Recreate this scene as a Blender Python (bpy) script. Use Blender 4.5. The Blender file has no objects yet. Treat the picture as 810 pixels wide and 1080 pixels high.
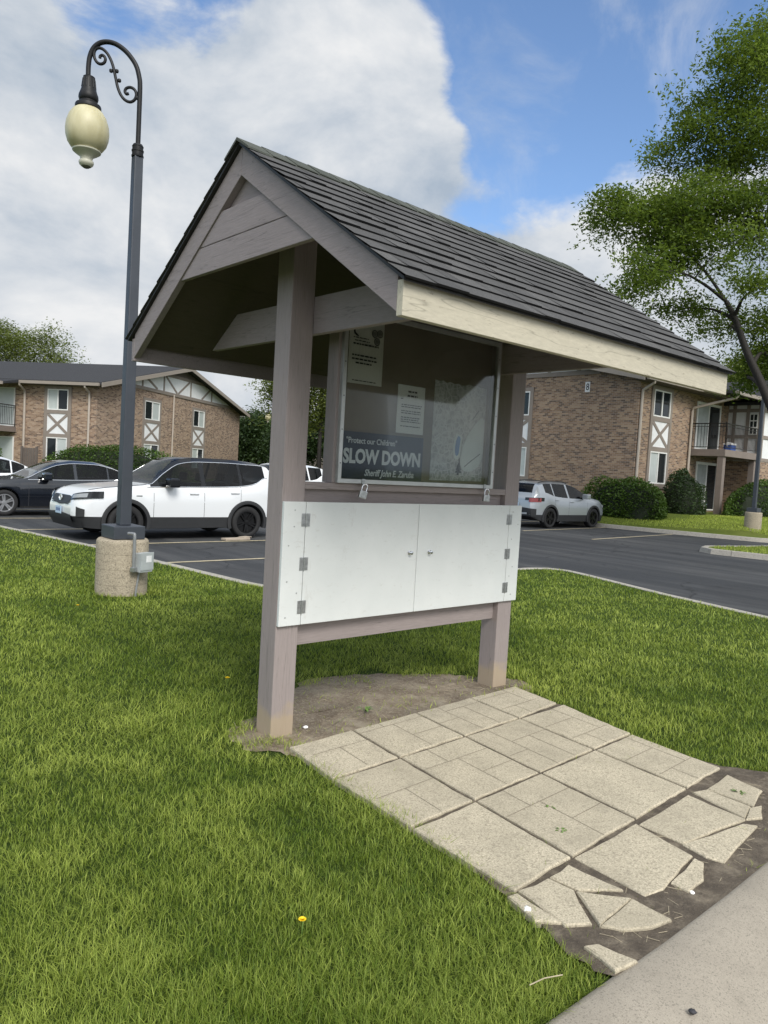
import bpy, bmesh, math, random
import numpy as np
from mathutils import Vector, Matrix
R = math.radians
random.seed(7); rng = np.random.default_rng(7)
scene = bpy.context.scene
COL = scene.collection

# ------------------------------------------------------------------ camera
CAM = Vector((-3.476, -3.575, 1.607)); YAW, PITCH, ROLL = 0.7282, -0.0565, 0.0577
F = 789.86 / 1080.0
_c, _s = math.cos(YAW), math.sin(YAW)
def w2k(v): return Vector((_c*v[0] + _s*v[1], -_s*v[0] + _c*v[1], v[2]))
_fw = Vector((0, math.cos(PITCH), math.sin(PITCH))); _up = Vector((0, -math.sin(PITCH), math.cos(PITCH))); _rt = Vector((1, 0, 0))
FWD = w2k(_fw)
RT = w2k(math.cos(ROLL)*_rt + math.sin(ROLL)*_up)
UP = w2k(-math.sin(ROLL)*_rt + math.cos(ROLL)*_up)
cam_d = bpy.data.cameras.new('camera'); cam = bpy.data.objects.new('camera', cam_d); COL.objects.link(cam)
cam_d.sensor_fit = 'VERTICAL'; cam_d.sensor_height = 36.0; cam_d.sensor_width = 27.0
cam_d.lens = 36.0*F; cam_d.clip_end = 3000; cam_d.clip_start = 0.05
M3 = Matrix((RT, UP, -FWD)).transposed().to_4x4(); M3.translation = CAM
cam.matrix_world = M3
scene.camera = cam
def ray(u, v): return FWD + (u-405)/789.86*RT - (v-540)/789.86*UP
def at_depth(u, v, d):
    """a survey sight line: point of the place d metres ahead of where the photo was taken"""
    return CAM + ray(u, v)*d

# ------------------------------------------------------------------ light
SUN_AZ = R(198)      # compass-like: direction the light comes FROM, measured from +Y clockwise
SUN_EL = R(44)
sun_from = Vector((math.sin(SUN_AZ)*math.cos(SUN_EL), math.cos(SUN_AZ)*math.cos(SUN_EL), math.sin(SUN_EL)))
sl = bpy.data.lights.new('sun', 'SUN'); sun = bpy.data.objects.new('sun', sl); COL.objects.link(sun)
sl.energy = 2.0; sl.angle = R(24); sl.color = (1.0, 0.955, 0.88)
sun.rotation_euler = (-sun_from).to_track_quat('-Z', 'Y').to_euler()
sun.location = (0, 0, 60)

world = bpy.data.worlds.new('World'); scene.world = world; world.use_nodes = True
def build_world():
    nt = world.node_tree; nt.nodes.clear(); N = nt.nodes.new; L = nt.links.new
    out = N('ShaderNodeOutputWorld')
    sky = N('ShaderNodeTexSky'); sky.sky_type = 'NISHITA'; sky.sun_disc = False
    sky.sun_elevation = SUN_EL; sky.sun_rotation = SUN_AZ; sky.altitude = 200; sky.air_density = 1.0; sky.dust_density = 0.25; sky.ozone_density = 4.0
    bg = N('ShaderNodeBackground'); bg.inputs['Strength'].default_value = 0.125; L(sky.outputs[0], bg.inputs['Color'])
    tc = N('ShaderNodeTexCoord')
    nrm = N('ShaderNodeVectorMath'); nrm.operation = 'NORMALIZE'; L(tc.outputs['Generated'], nrm.inputs[0])
    # stretch so that clouds flatten towards the horizon
    sep = N('ShaderNodeSeparateXYZ'); L(nrm.outputs[0], sep.inputs[0])
    zz = N('ShaderNodeMath'); zz.operation = 'MULTIPLY'; zz.inputs[1].default_value = 1.7; L(sep.outputs['Z'], zz.inputs[0])
    cmb = N('ShaderNodeCombineXYZ'); L(sep.outputs['X'], cmb.inputs[0]); L(sep.outputs['Y'], cmb.inputs[1]); L(zz.outputs[0], cmb.inputs[2])
    n1 = N('ShaderNodeTexNoise'); n1.inputs['Scale'].default_value = 4.2; n1.inputs['Detail'].default_value = 9; n1.inputs['Roughness'].default_value = 0.58; n1.inputs['Distortion'].default_value = 0.25
    L(cmb.outputs[0], n1.inputs['Vector'])
    # large banks of cloud, by direction
    def blob(u, v, rad, amp):
        d = ray(u, v).normalized()
        dot = N('ShaderNodeVectorMath'); dot.operation = 'DOT_PRODUCT'; L(nrm.outputs[0], dot.inputs[0]); dot.inputs[1].default_value = d
        mr = N('ShaderNodeMapRange'); mr.interpolation_type = 'SMOOTHSTEP'
        ang = rad/790.0
        mr.inputs['From Min'].default_value = math.cos(ang*1.5); mr.inputs['From Max'].default_value = math.cos(ang*0.45)
        mr.inputs['To Min'].default_value = 0; mr.inputs['To Max'].default_value = amp
        L(dot.outputs['Value'], mr.inputs['Value']); return mr.outputs[0]
    blobs = [(280, 150, 150, .55), (355, 125, 95, .3), (30, 120, 150, .5), (60, 330, 120, .6), (-150, 200, 240, .5), (240, 330, 180, .45), (500, 175, 32, .3),
             (690, 350, 160, .46), (560, 270, 60, .16), (880, 380, 150, .4), (430, 420, 250, .4), (175, 35, 85, -.62), (20, 215, 60, -.25), (70, 20, 60, -.15), (110, 255, 45, -.12), (600, 70, 170, -.35), (690, 120, 130, -.30), (560, 170, 60, -.2), (400, 60, 50, .2), (310, 60, 60, .2), (1500, 100, 420, .3)]
    acc = None
    for b in blobs:
        o = blob(*b)
        if acc is None: acc = o
        else:
            a = N('ShaderNodeMath'); a.operation = 'ADD'; L(acc, a.inputs[0]); L(o, a.inputs[1]); acc = a.outputs[0]
    # elsewhere (behind the camera): a veil of cloud over the sun
    dsun = N('ShaderNodeVectorMath'); dsun.operation = 'DOT_PRODUCT'; L(nrm.outputs[0], dsun.inputs[0]); dsun.inputs[1].default_value = sun_from
    ms_ = N('ShaderNodeMapRange'); ms_.interpolation_type = 'SMOOTHSTEP'; ms_.inputs['From Min'].default_value = -.15; ms_.inputs['From Max'].default_value = .55; ms_.inputs['To Max'].default_value = .8; L(dsun.outputs['Value'], ms_.inputs['Value'])
    a_ = N('ShaderNodeMath'); a_.operation = 'ADD'; L(acc, a_.inputs[0]); L(ms_.outputs[0], a_.inputs[1]); acc = a_.outputs[0]
    a = N('ShaderNodeMath'); a.operation = 'MULTIPLY_ADD'; L(n1.outputs['Fac'], a.inputs[0]); a.inputs[1].default_value = 1.75; a.inputs[2].default_value = -0.66
    s = N('ShaderNodeMath'); s.operation = 'ADD'; L(a.outputs[0], s.inputs[0]); L(acc, s.inputs[1])
    cov = N('ShaderNodeMapRange'); cov.interpolation_type = 'SMOOTHSTEP'; cov.inputs['From Min'].default_value = 0.31; cov.inputs['From Max'].default_value = 0.60; L(s.outputs[0], cov.inputs['Value'])
    mw = N('ShaderNodeMapping'); mw.inputs['Rotation'].default_value = (0, 0, .6); mw.inputs['Scale'].default_value = (1.1, 2.6, 2.0); L(nrm.outputs[0], mw.inputs['Vector'])
    n3 = N('ShaderNodeTexNoise'); n3.inputs['Scale'].default_value = 3.4; n3.inputs['Detail'].default_value = 10; n3.inputs['Roughness'].default_value = .62; n3.inputs['Distortion'].default_value = .5; L(mw.outputs[0], n3.inputs['Vector'])
    wr_ = N('ShaderNodeMapRange'); wr_.interpolation_type = 'SMOOTHSTEP'; wr_.inputs['From Min'].default_value = .47; wr_.inputs['From Max'].default_value = .76; wr_.inputs['To Max'].default_value = .38; L(n3.outputs['Fac'], wr_.inputs['Value'])
    mxw = N('ShaderNodeMath'); mxw.operation = 'MAXIMUM'; L(cov.outputs[0], mxw.inputs[0]); L(wr_.outputs[0], mxw.inputs[1])
    # cloud body tone
    n2 = N('ShaderNodeTexNoise'); n2.inputs['Scale'].default_value = 3.0; n2.inputs['Detail'].default_value = 7; n2.inputs['Roughness'].default_value = .55
    mp = N('ShaderNodeMapping'); mp.inputs['Location'].default_value = (3.1, 1.7, .4); L(cmb.outputs[0], mp.inputs['Vector']); L(mp.outputs[0], n2.inputs['Vector'])
    cr = N('ShaderNodeValToRGB'); avg = N('ShaderNodeMath'); avg.operation = 'MULTIPLY_ADD'; L(n1.outputs['Fac'], avg.inputs[0]); avg.inputs[1].default_value = .6; sc_ = N('ShaderNodeMath'); sc_.operation = 'MULTIPLY'; sc_.inputs[1].default_value = .4; L(n2.outputs['Fac'], sc_.inputs[0]); L(sc_.outputs[0], avg.inputs[2]); L(avg.outputs[0], cr.inputs[0])
    cr.color_ramp.elements[0].position = .39; cr.color_ramp.elements[0].color = (.47, .56, .675, 1)
    cr.color_ramp.elements[1].position = .60; cr.color_ramp.elements[1].color = (.98, .99, 1.0, 1)
    # thin cloud glows round the veiled sun, which stands behind the photographer
    dg = N('ShaderNodeVectorMath'); dg.operation = 'DOT_PRODUCT'; L(nrm.outputs[0], dg.inputs[0]); dg.inputs[1].default_value = sun_from
    gm = N('ShaderNodeMapRange'); gm.interpolation_type = 'SMOOTHSTEP'; gm.inputs['From Min'].default_value = -.1; gm.inputs['From Max'].default_value = 1.0; gm.inputs['To Min'].default_value = .565; gm.inputs['To Max'].default_value = 1.05; L(dg.outputs['Value'], gm.inputs['Value'])
    cb = N('ShaderNodeBackground'); L(gm.outputs[0], cb.inputs['Strength']); L(cr.outputs[0], cb.inputs['Color'])
    mix = N('ShaderNodeMixShader'); L(mxw.outputs[0], mix.inputs[0]); L(bg.outputs[0], mix.inputs[1]); L(cb.outputs[0], mix.inputs[2])
    L(mix.outputs[0], out.inputs['Surface'])
build_world()
scene.view_settings.view_transform = 'Standard'; scene.view_settings.look = 'None'
scene.view_settings.exposure = 0.64; scene.view_settings.gamma = 1.0; scene.view_settings.use_curve_mapping = False
scene.render.engine = 'CYCLES'
scene.cycles.max_bounces = 6

# ------------------------------------------------------------------ materials
MATS = {}
class NT:
    def __init__(self, name):
        self.m = bpy.data.materials.new(name); self.m.use_nodes = True; self.t = self.m.node_tree
        self.b = self.t.nodes['Principled BSDF']; self.out = self.t.nodes['Material Output']
    def n(self, ty, **kw):
        k = self.t.nodes.new(ty)
        for a, v in kw.items(): setattr(k, a, v)
        return k
    def l(self, a, b): self.t.links.new(a, b)
    def coord(self, kind='Object'):
        return self.n('ShaderNodeTexCoord').outputs[kind]
    def noise(self, scale, detail=6, rough=.6, vec=None, stretch=None):
        k = self.n('ShaderNodeTexNoise'); k.inputs['Scale'].default_value = scale; k.inputs['Detail'].default_value = detail; k.inputs['Roughness'].default_value = rough
        v = vec if vec is not None else self.coord()
        if stretch:
            mp = self.n('ShaderNodeMapping'); mp.inputs['Scale'].default_value = stretch; self.l(v, mp.inputs['Vector']); v = mp.outputs[0]
        self.l(v, k.inputs['Vector']); return k.outputs['Fac']
    def ramp(self, fac, stops, interp='LINEAR'):
        k = self.n('ShaderNodeValToRGB'); self.l(fac, k.inputs[0]); cr = k.color_ramp; cr.interpolation = interp
        while len(cr.elements) < len(stops): cr.elements.new(.5)
        for e, (p, c) in zip(cr.elements, stops):
            e.position = p; e.color = (c[0], c[1], c[2], 1) if not isinstance(c, (int, float)) else (c, c, c, 1)
        return k.outputs[0]
    def mix(self, fac, a, b, mode='MIX'):
        k = self.n('ShaderNodeMix'); k.data_type = 'RGBA'; k.blend_type = mode
        for s, v in ((0, fac), (6, a), (7, b)):
            if hasattr(v, 'links'): self.l(v, k.inputs[s])
            else: k.inputs[s].default_value = v if isinstance(v, (int, float)) else (v[0], v[1], v[2], 1)
        return k.outputs[2]
    def bump(self, h, strength=.3, dist=.01):
        k = self.n('ShaderNodeBump'); k.inputs['Strength'].default_value = strength; k.inputs['Distance'].default_value = dist
        self.l(h, k.inputs['Height']); self.l(k.outputs[0], self.b.inputs['Normal'])
    def col(self, c):
        if hasattr(c, 'links'): self.l(c, self.b.inputs['Base Color'])
        else: self.b.inputs['Base Color'].default_value = (c[0], c[1], c[2], 1)
    def set(self, **kw):
        for k, v in kw.items(): self.b.inputs[k.replace('_', ' ')].default_value = v

def plain(name, c, rough=.6, metal=0, var=.12, scale=8, spec=None, coat=0, bump=0):
    t = NT(name); f = t.noise(scale, 5)
    d = tuple(x*(1-var) for x in c); e = tuple(min(1, x*(1+var)) for x in c)
    t.col(t.ramp(f, [(.3, d), (.7, e)])); t.set(Roughness=rough, Metallic=metal)
    if spec is not None: t.b.inputs['Specular IOR Level'].default_value = spec
    if coat: t.b.inputs['Coat Weight'].default_value = coat; t.b.inputs['Coat Roughness'].default_value = .04
    if bump: t.bump(t.noise(scale*6, 4), bump, .004)
    MATS[name] = t.m; return t.m

def painted_wood(name, c, worn=(.30, .27, .24), wear=.62, grain=(30, 30, 2.0), stain=None):
    t = NT(name)
    g = t.noise(6, 8, .65, stretch=grain); big = t.noise(2.2, 6)
    base = t.mix(t.ramp(g, [(.3, 0.), (.75, 1.)]), tuple(x*.85 for x in c), tuple(x*1.10 for x in c))
    base = t.mix(t.ramp(big, [(.35, 0.), (.7, .35)]), base, tuple(x*.8 for x in c))
    ck = t.noise(1.0, 3, .5, stretch=tuple(q*.8 if q > 5 else q*.25 for q in grain))
    cd = t.n('ShaderNodeMath', operation='SUBTRACT'); cd.inputs[1].default_value = .5; t.l(ck, cd.inputs[0]); ca2 = t.n('ShaderNodeMath', operation='ABSOLUTE'); t.l(cd.outputs[0], ca2.inputs[0])
    base = t.mix(t.ramp(ca2.outputs[0], [(.0, .55), (.006, 0.)]), base, tuple(x*.35 for x in c))
    sc = t.noise(26, 6, .7, stretch=tuple(q/6 for q in grain))
    m = t.ramp(sc, [(wear, 0.), (wear+.07, 1.)])
    base = t.mix(m, base, worn)
    if stain:
        # ground-splash staining at the foot of the wood
        s = t.n('ShaderNodeSeparateXYZ'); t.l(t.coord(), s.inputs[0])
        zz = t.n('ShaderNodeMath'); zz.operation = 'MULTIPLY_ADD'; t.l(t.noise(9, 5), zz.inputs[0]); zz.inputs[1].default_value = -.24; t.l(s.outputs['Z'], zz.inputs[2])
        k = t.ramp(zz.outputs[0], [(0.0, .62), (.075, 0.)])
        base = t.mix(k, base, stain)
    t.col(base); t.set(Roughness=.72); t.bump(g, .35, .004); MATS[name] = t.m; return t.m

def brick_mat(name, cols, mortar=(.36, .32, .28), bw=.21, bh=.072):
    t = NT(name); co = t.coord()
    sp = t.n('ShaderNodeSeparateXYZ'); t.l(co, sp.inputs[0])
    ns = t.n('ShaderNodeSeparateXYZ'); t.l(t.coord('Normal'), ns.inputs[0])
    ab = t.n('ShaderNodeMath'); ab.operation = 'ABSOLUTE'; t.l(ns.outputs['X'], ab.inputs[0])
    gt = t.n('ShaderNodeMath'); gt.operation = 'GREATER_THAN'; gt.inputs[1].default_value = .5; t.l(ab.outputs[0], gt.inputs[0])
    mx = t.n('ShaderNodeMix'); mx.data_type = 'FLOAT'; t.l(gt.outputs[0], mx.inputs[0]); t.l(sp.outputs['X'], mx.inputs[2]); t.l(sp.outputs['Y'], mx.inputs[3])
    cb = t.n('ShaderNodeCombineXYZ'); t.l(mx.outputs[0], cb.inputs[0]); t.l(sp.outputs['Z'], cb.inputs[1])
    # brick cell id -> colour
    def cell():
        fl = []
        row = t.n('ShaderNodeMath'); row.operation = 'DIVIDE'; t.l(sp.outputs['Z'], row.inputs[0]); row.inputs[1].default_value = bh
        rf = t.n('ShaderNodeMath'); rf.operation = 'FLOOR'; t.l(row.outputs[0], rf.inputs[0])
        md = t.n('ShaderNodeMath'); md.operation = 'MODULO'; t.l(rf.outputs[0], md.inputs[0]); md.inputs[1].default_value = 2
        hf = t.n('ShaderNodeMath'); hf.operation = 'MULTIPLY_ADD'; t.l(md.outputs[0], hf.inputs[0]); hf.inputs[1].default_value = .5
        cd = t.n('ShaderNodeMath'); cd.operation = 'DIVIDE'; t.l(mx.outputs[0], cd.inputs[0]); cd.inputs[1].default_value = bw
        t.l(cd.outputs[0], hf.inputs[2])
        cf = t.n('ShaderNodeMath'); cf.operation = 'FLOOR'; t.l(hf.outputs[0], cf.inputs[0])
        v = t.n('ShaderNodeCombineXYZ'); t.l(cf.outputs[0], v.inputs[0]); t.l(rf.outputs[0], v.inputs[1])
        w = t.n('ShaderNodeTexWhiteNoise'); w.noise_dimensions = '2D'; t.l(v.outputs[0], w.inputs['Vector'])
        # mortar mask
        fx = t.n('ShaderNodeMath'); fx.operation = 'FRACT'; t.l(hf.outputs[0], fx.inputs[0])
        fy = t.n('ShaderNodeMath'); fy.operation = 'FRACT'; t.l(row.outputs[0], fy.inputs[0])
        a = t.n('ShaderNodeMath'); a.operation = 'LESS_THAN'; a.inputs[1].default_value = .055; t.l(fx.outputs[0], a.inputs[0])
        b = t.n('ShaderNodeMath'); b.operation = 'LESS_THAN'; b.inputs[1].default_value = .15; t.l(fy.outputs[0], b.inputs[0])
        m = t.n('ShaderNodeMath'); m.operation = 'MAXIMUM'; t.l(a.outputs[0], m.inputs[0]); t.l(b.outputs[0], m.inputs[1])
        return w.outputs['Value'], m.outputs[0]
    wv, mm = cell()
    stops = [(i/len(cols), c) for i, c in enumerate(cols)]
    bc = t.ramp(wv, stops, 'CONSTANT')
    bc = t.mix(t.ramp(t.noise(60, 4), [(.3, 0.), (.7, .4)]), bc, (.12, .085, .065))
    bc = t.mix(t.ramp(t.noise(.6, 4), [(.35, 0.), (.7, .22)]), bc, (.16, .12, .095))
    t.col(t.mix(mm, bc, mortar)); t.set(Roughness=.9); t.b.inputs['Specular IOR Level'].default_value = .2
    inv = t.n('ShaderNodeMath'); inv.operation = 'SUBTRACT'; inv.inputs[0].default_value = 1; t.l(mm, inv.inputs[1]); t.bump(inv.outputs[0], .5, .008)
    MATS[name] = t.m; return t.m

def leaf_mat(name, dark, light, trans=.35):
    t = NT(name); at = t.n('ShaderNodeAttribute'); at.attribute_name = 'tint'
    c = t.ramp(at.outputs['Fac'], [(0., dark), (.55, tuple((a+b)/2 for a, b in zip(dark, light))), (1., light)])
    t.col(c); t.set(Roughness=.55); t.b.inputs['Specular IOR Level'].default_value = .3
    tr = t.n('ShaderNodeBsdfTranslucent'); mc = t.mix(.5, c, (light[0]*1.2, light[1]*1.25, light[2]*.7)); t.l(mc, tr.inputs['Color'])
    ms = t.n('ShaderNodeMixShader'); ms.inputs[0].default_value = trans; t.l(t.b.outputs[0], ms.inputs[1]); t.l(tr.outputs[0], ms.inputs[2]); t.l(ms.outputs[0], t.out.inputs['Surface'])
    MATS[name] = t.m; return t.m

def concrete(name, c, agg=.5, scale=90, stain=.3):
    t = NT(name); f1 = t.noise(scale, 4, .7); f2 = t.noise(3.5, 8, .65); v = t.n('ShaderNodeTexVoronoi'); v.inputs['Scale'].default_value = scale*.9; t.l(t.coord(), v.inputs['Vector'])
    a = t.ramp(f1, [(.32, tuple(x*(1-agg*.5) for x in c)), (.68, tuple(min(1, x*(1+agg*.35)) for x in c))])
    vw = t.n('ShaderNodeTexWhiteNoise'); vw.noise_dimensions = '3D'; t.l(v.outputs['Position'], vw.inputs['Vector'])
    dark = t.ramp(vw.outputs['Value'], [(.84, 0.), (.93, .58)])
    a = t.mix(dark, a, tuple(x*.42 for x in c))
    a = t.mix(t.ramp(f2, [(.42, 0.), (.72, stain)]), a, tuple(x*.5 for x in c))
    oi = t.n('ShaderNodeObjectInfo'); a = t.mix(t.ramp(oi.outputs['Random'], [(0., .30), (1., 0.)]), a, tuple(x*.62 for x in c))
    a = t.mix(t.ramp(t.noise(13, 7, .75), [(.54, 0.), (.72, stain*.8)]), a, tuple(x*.40 for x in c))
    t.col(a); t.set(Roughness=.92); t.b.inputs['Specular IOR Level'].default_value = .2; t.bump(f1, .4, .004); MATS[name] = t.m; return t.m

# kiosk
WOOD = painted_wood('mauve_painted_wood', (.300, .256, .246), worn=(.2, .17, .155), wear=.66, grain=(30, 30, 2))
POSTM = painted_wood('post_paint', (.312, .266, .256), worn=(.17, .145, .125), wear=.615, grain=(30, 30, 1.6), stain=(.40, .31, .19))
RAKEM = painted_wood('rake_paint', (.275, .237, .233), worn=(.17, .15, .14), wear=.68, grain=(20, 3, 20))
BOARDY = painted_wood('gable_board_paint', (.275, .237, .233), worn=(.15, .13, .12), wear=.66, grain=(20, 2, 25))
BOARDX = painted_wood('rail_paint', (.300, .256, .246), worn=(.2, .17, .155), wear=.67, grain=(2, 25, 25))
CREAM = painted_wood('cream_fascia_paint', (.53, .49, .385), worn=(.27, .235, .18), wear=.61, grain=(2.4, 25, 10))
SOFFIT = painted_wood('shade_toned_soffit', (.085, .07, .05), worn=(.06, .05, .04), wear=.7, grain=(3, 20, 20))  # brown darkened: the shade under the roof is put into this colour
WHITEP = None
def white_panel():
    t = NT('white_panel_paint'); f = t.noise(3.5, 7); s = t.noise(14, 8, .75, stretch=(1, 1, 2.2))
    c = t.ramp(f, [(.3, (.63, .655, .645)), (.7, (.69, .71, .70))])
    c = t.mix(t.ramp(s, [(.58, 0.), (.74, .42)]), c, (.40, .38, .34)); k_ = t.ramp(t.noise(2.1, 8, .8, stretch=(3, 3, .9)), [(.60, 0.), (.66, .28)]); c = t.mix(k_, c, (.47, .46, .42)); t.col(c); t.set(Roughness=.42); t.bump(t.noise(40, 3), .06, .002); return t.m
WHITEP = white_panel()
STEEL = plain('galvanised_steel', (.42, .43, .43), .38, .85, .22, 60)
ALU = plain('aluminium_frame', (.50, .51, .50), .42, .7, .1, 12)
CORK = plain('case_backboard', (.25, .205, .16), .85, 0, .14, 3)
PAPER = plain('paper', (.74, .71, .64), .8, 0, .05, 6)
PAPER2 = plain('paper_pale', (.84, .83, .80), .8, 0, .05, 6)
INK = plain('ink', (.035, .035, .04), .7, 0, .1, 20)
SIGNB = plain('sign_navy', (.034, .042, .070), .5, 0, .12, 5)
SIGNW = plain('sign_white', (.80, .81, .84), .5, 0, .04, 8)
LAKE = plain('map_blue', (.12, .25, .50), .6, 0, .05, 8)
FIELD = plain('map_pale_grey', (.70, .74, .72), .7, 0, .05, 8)
def map_mat():
    t = NT('street_map_print'); v = t.n('ShaderNodeTexVoronoi'); v.feature = 'DISTANCE_TO_EDGE'; v.inputs['Scale'].default_value = 22; t.l(t.coord(), v.inputs['Vector'])
    e = t.ramp(v.outputs['Distance'], [(.03, 1.), (.07, 0.)]); n = t.noise(24, 6, .75)
    c = t.mix(t.ramp(n, [(.42, 0.), (.58, .6)]), (.60, .59, .57), (.22, .22, .215)); t.col(t.mix(e, c, (.66, .655, .64))); t.set(Roughness=.7); return t.m
MAPM = map_mat()
def glass_mat():
    t = NT('case_glass'); tr = t.n('ShaderNodeBsdfTransparent'); tr.inputs[0].default_value = (.82, .84, .83, 1)
    gl = t.n('ShaderNodeBsdfGlossy'); gl.inputs['Roughness'].default_value = .06; fr = t.n('ShaderNodeFresnel'); fr.inputs['IOR'].default_value = 1.5
    ms = t.n('ShaderNodeMixShader'); fm_ = t.n('ShaderNodeMath', operation='MULTIPLY'); fm_.inputs[1].default_value = .17; t.l(fr.outputs[0], fm_.inputs[0]); t.l(fm_.outputs[0], ms.inputs[0]); t.l(tr.outputs[0], ms.inputs[1]); t.l(gl.outputs[0], ms.inputs[2]); t.l(ms.outputs[0], t.out.inputs['Surface']); return t.m
GLASS = glass_mat()
def shingle_mat(name, c1, c2, sc=1):
    t = NT(name); at = t.n('ShaderNodeAttribute'); at.attribute_name = 'tint'; cut = t.n('ShaderNodeMath', operation='LESS_THAN'); cut.inputs[1].default_value = -.2; t.l(at.outputs['Fac'], cut.inputs[0])
    g = t.noise(260*sc, 3, .8); b = t.noise(4, 5)
    a = t.mix(at.outputs['Fac'], c1, c2)
    a = t.mix(t.ramp(g, [(.35, .0), (.66, 1.)]), tuple(x*.55 for x in c1), a)
    a = t.mix(t.ramp(t.noise(55*sc, 5, .75), [(.36, 0.), (.64, .55)]), a, tuple(x*.62 for x in c1))
    sp = t.ramp(t.noise(420*sc, 2, .9), [(.66, 0.), (.72, .5)]); a = t.mix(sp, a, (.26, .26, .26))
    a = t.mix(t.ramp(b, [(.4, 0.), (.75, .25)]), a, (.05, .052, .05)); a = t.mix(cut.outputs[0], a, (.022, .022, .023)); t.col(a); t.set(Roughness=.95); t.b.inputs['Specular IOR Level'].default_value = .15; t.bump(g, .5, .003); return t.m
SHINGLE = shingle_mat('charcoal_shingle', (.100, .099, .100), (.185, .182, .180))
ROOFM = shingle_mat('apartment_shingle', (.05, .051, .056), (.095, .095, .10), .25)
CAPM = shingle_mat('mossy_ridge_shingle', (.10, .11, .095), (.17, .18, .16))
# lamp
LBLACK = plain('black_cast_iron', (.009, .0095, .011), .5, 0, .2, 30, spec=.3)
LGREY = plain('slate_grey_paint', (.046, .053, .067), .5, .1, .1, 5)
def globe_mat():
    t = NT('lamp_globe'); f = t.noise(7, 6, .6, stretch=(1, 1, .4)); t.col(t.ramp(f, [(.3, (.42, .38, .22)), (.7, (.56, .52, .34))])); t.set(Roughness=.45)
    t.b.inputs['Subsurface Weight'].default_value = .25; t.b.inputs['Subsurface Radius'].default_value = (.05, .045, .03); return t.m
GLOBE = globe_mat(); GLOBE2 = plain('globe_collar', (.50, .49, .40), .45, 0, .06, 9)
BASECON = concrete('aggregate_concrete', (.41, .355, .27), .8, 75, .45)
BOXM = plain('grey_box_paint', (.40, .43, .44), .45, .1, .06, 9); STICK = plain('sticker', (.72, .73, .74), .5); PIPEM = plain('conduit', (.27, .28, .29), .5, .4)
# ground
def asphalt():
    t = NT('asphalt'); co = t.coord()
    f = t.noise(140, 3, .8); b = t.noise(.35, 6, .6); st = t.noise(.9, 7, .66, stretch=(1.6, .14, 1))
    c = t.ramp(f, [(.3, (.021, .0225, .0245)), (.7, (.048, .05, .053))])
    c = t.mix(t.ramp(st, [(.44, 0.), (.66, .75)]), c, (.092, .092, .092))
    c = t.mix(t.ramp(b, [(.42, 0.), (.75, .45)]), c, (.033, .036, .042))
    dn = t.n('ShaderNodeTexNoise'); dn.inputs['Scale'].default_value = 1.3; dn.inputs['Detail'].default_value = 6; t.l(co, dn.inputs['Vector'])
    dm = t.n('ShaderNodeVectorMath', operation='MULTIPLY_ADD'); dm.inputs[1].default_value = (1.1, 1.1, 0); t.l(dn.outputs['Color'], dm.inputs[0]); t.l(co, dm.inputs[2])
    vc = t.n('ShaderNodeTexVoronoi', feature='DISTANCE_TO_EDGE'); vc.inputs['Scale'].default_value = .23; t.l(dm.outputs[0], vc.inputs['Vector'])
    c = t.mix(t.ramp(vc.outputs['Distance'], [(0., .8), (.006, .0)]), c, (.012, .012, .013))
    pt_ = t.noise(.16, 3, .4); c = t.mix(t.ramp(pt_, [(.555, 0.), (.565, .30)]), c, (.022, .023, .025))
    oil = t.noise(1.1, 4, .6); c = t.mix(t.ramp(oil, [(.66, 0.), (.74, .5)]), c, (.016, .016, .017)); t.col(c); t.set(Roughness=.85); t.b.inputs['Specular IOR Level'].default_value = .3; t.bump(f, .35, .004); return t.m
ASPH = asphalt()
def soil():
    t = NT('bare_soil'); f = t.noise(5, 8, .7); g = t.noise(70, 5, .75)
    c = t.ramp(f, [(.28, (.125, .093, .064)), (.46, (.245, .19, .13)), (.64, (.40, .34, .25))])
    c = t.mix(t.ramp(t.noise(1.6, 5, .6), [(.42, .0), (.6, .6)]), c, (.10, .075, .052)); c = t.mix(t.ramp(g, [(.5, 0.), (.66, .8)]), c, (.42, .36, .265)); c = t.mix(t.ramp(t.noise(33, 5, .8), [(.58, 0.), (.7, .7)]), c, (.06, .045, .032)); t.col(c); t.set(Roughness=.97); t.bump(g, .9, .02); return t.m
SOIL = soil()
def dirt_dark():
    t = NT('dark_gutter_soil'); f = t.noise(9, 8, .7); g = t.noise(80, 5, .75)
    c = t.ramp(f, [(.28, (.06, .046, .034)), (.5, (.125, .10, .074)), (.68, (.27, .225, .165))]); c = t.mix(t.ramp(g, [(.55, 0.), (.7, .6)]), c, (.26, .22, .16)); t.col(c); t.set(Roughness=.97); t.bump(g, .9, .02); return t.m
DIRT2 = dirt_dark()
def turf():
    t = NT('turf_ground'); f = t.noise(1.2, 7); g = t.noise(45, 5, .8)
    c = t.ramp(f, [(.3, (.030, .058, .009)), (.7, (.062, .095, .018))]); c = t.mix(t.ramp(g, [(.4, 0.), (.7, .75)]), c, (.028, .04, .012)); t.col(c); t.set(Roughness=.95); t.b.inputs['Specular IOR Level'].default_value = .1; t.bump(g, .8, .03); return t.m  # turf colour darkened to stand in for shade between the blades
TURF = turf()
def turf_far():
    t = NT('mown_grass'); f = t.noise(.6, 7); g = t.noise(30, 6, .85)
    c = t.ramp(f, [(.3, (.080, .115, .016)), (.7, (.15, .175, .04))]); c = t.mix(t.ramp(g, [(.42, 0.), (.7, .55)]), c, (.045, .065, .016)); t.col(c); t.set(Roughness=.95); t.b.inputs['Specular IOR Level'].default_value = .1; t.bump(g, .8, .03); return t.m
TURF2 = turf_far()
KERB = concrete('kerb_concrete', (.40, .375, .33), .4, 60, .3)
WALKC = concrete('gutter_concrete', (.37, .33, .27), .45, 260, .35)
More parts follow.
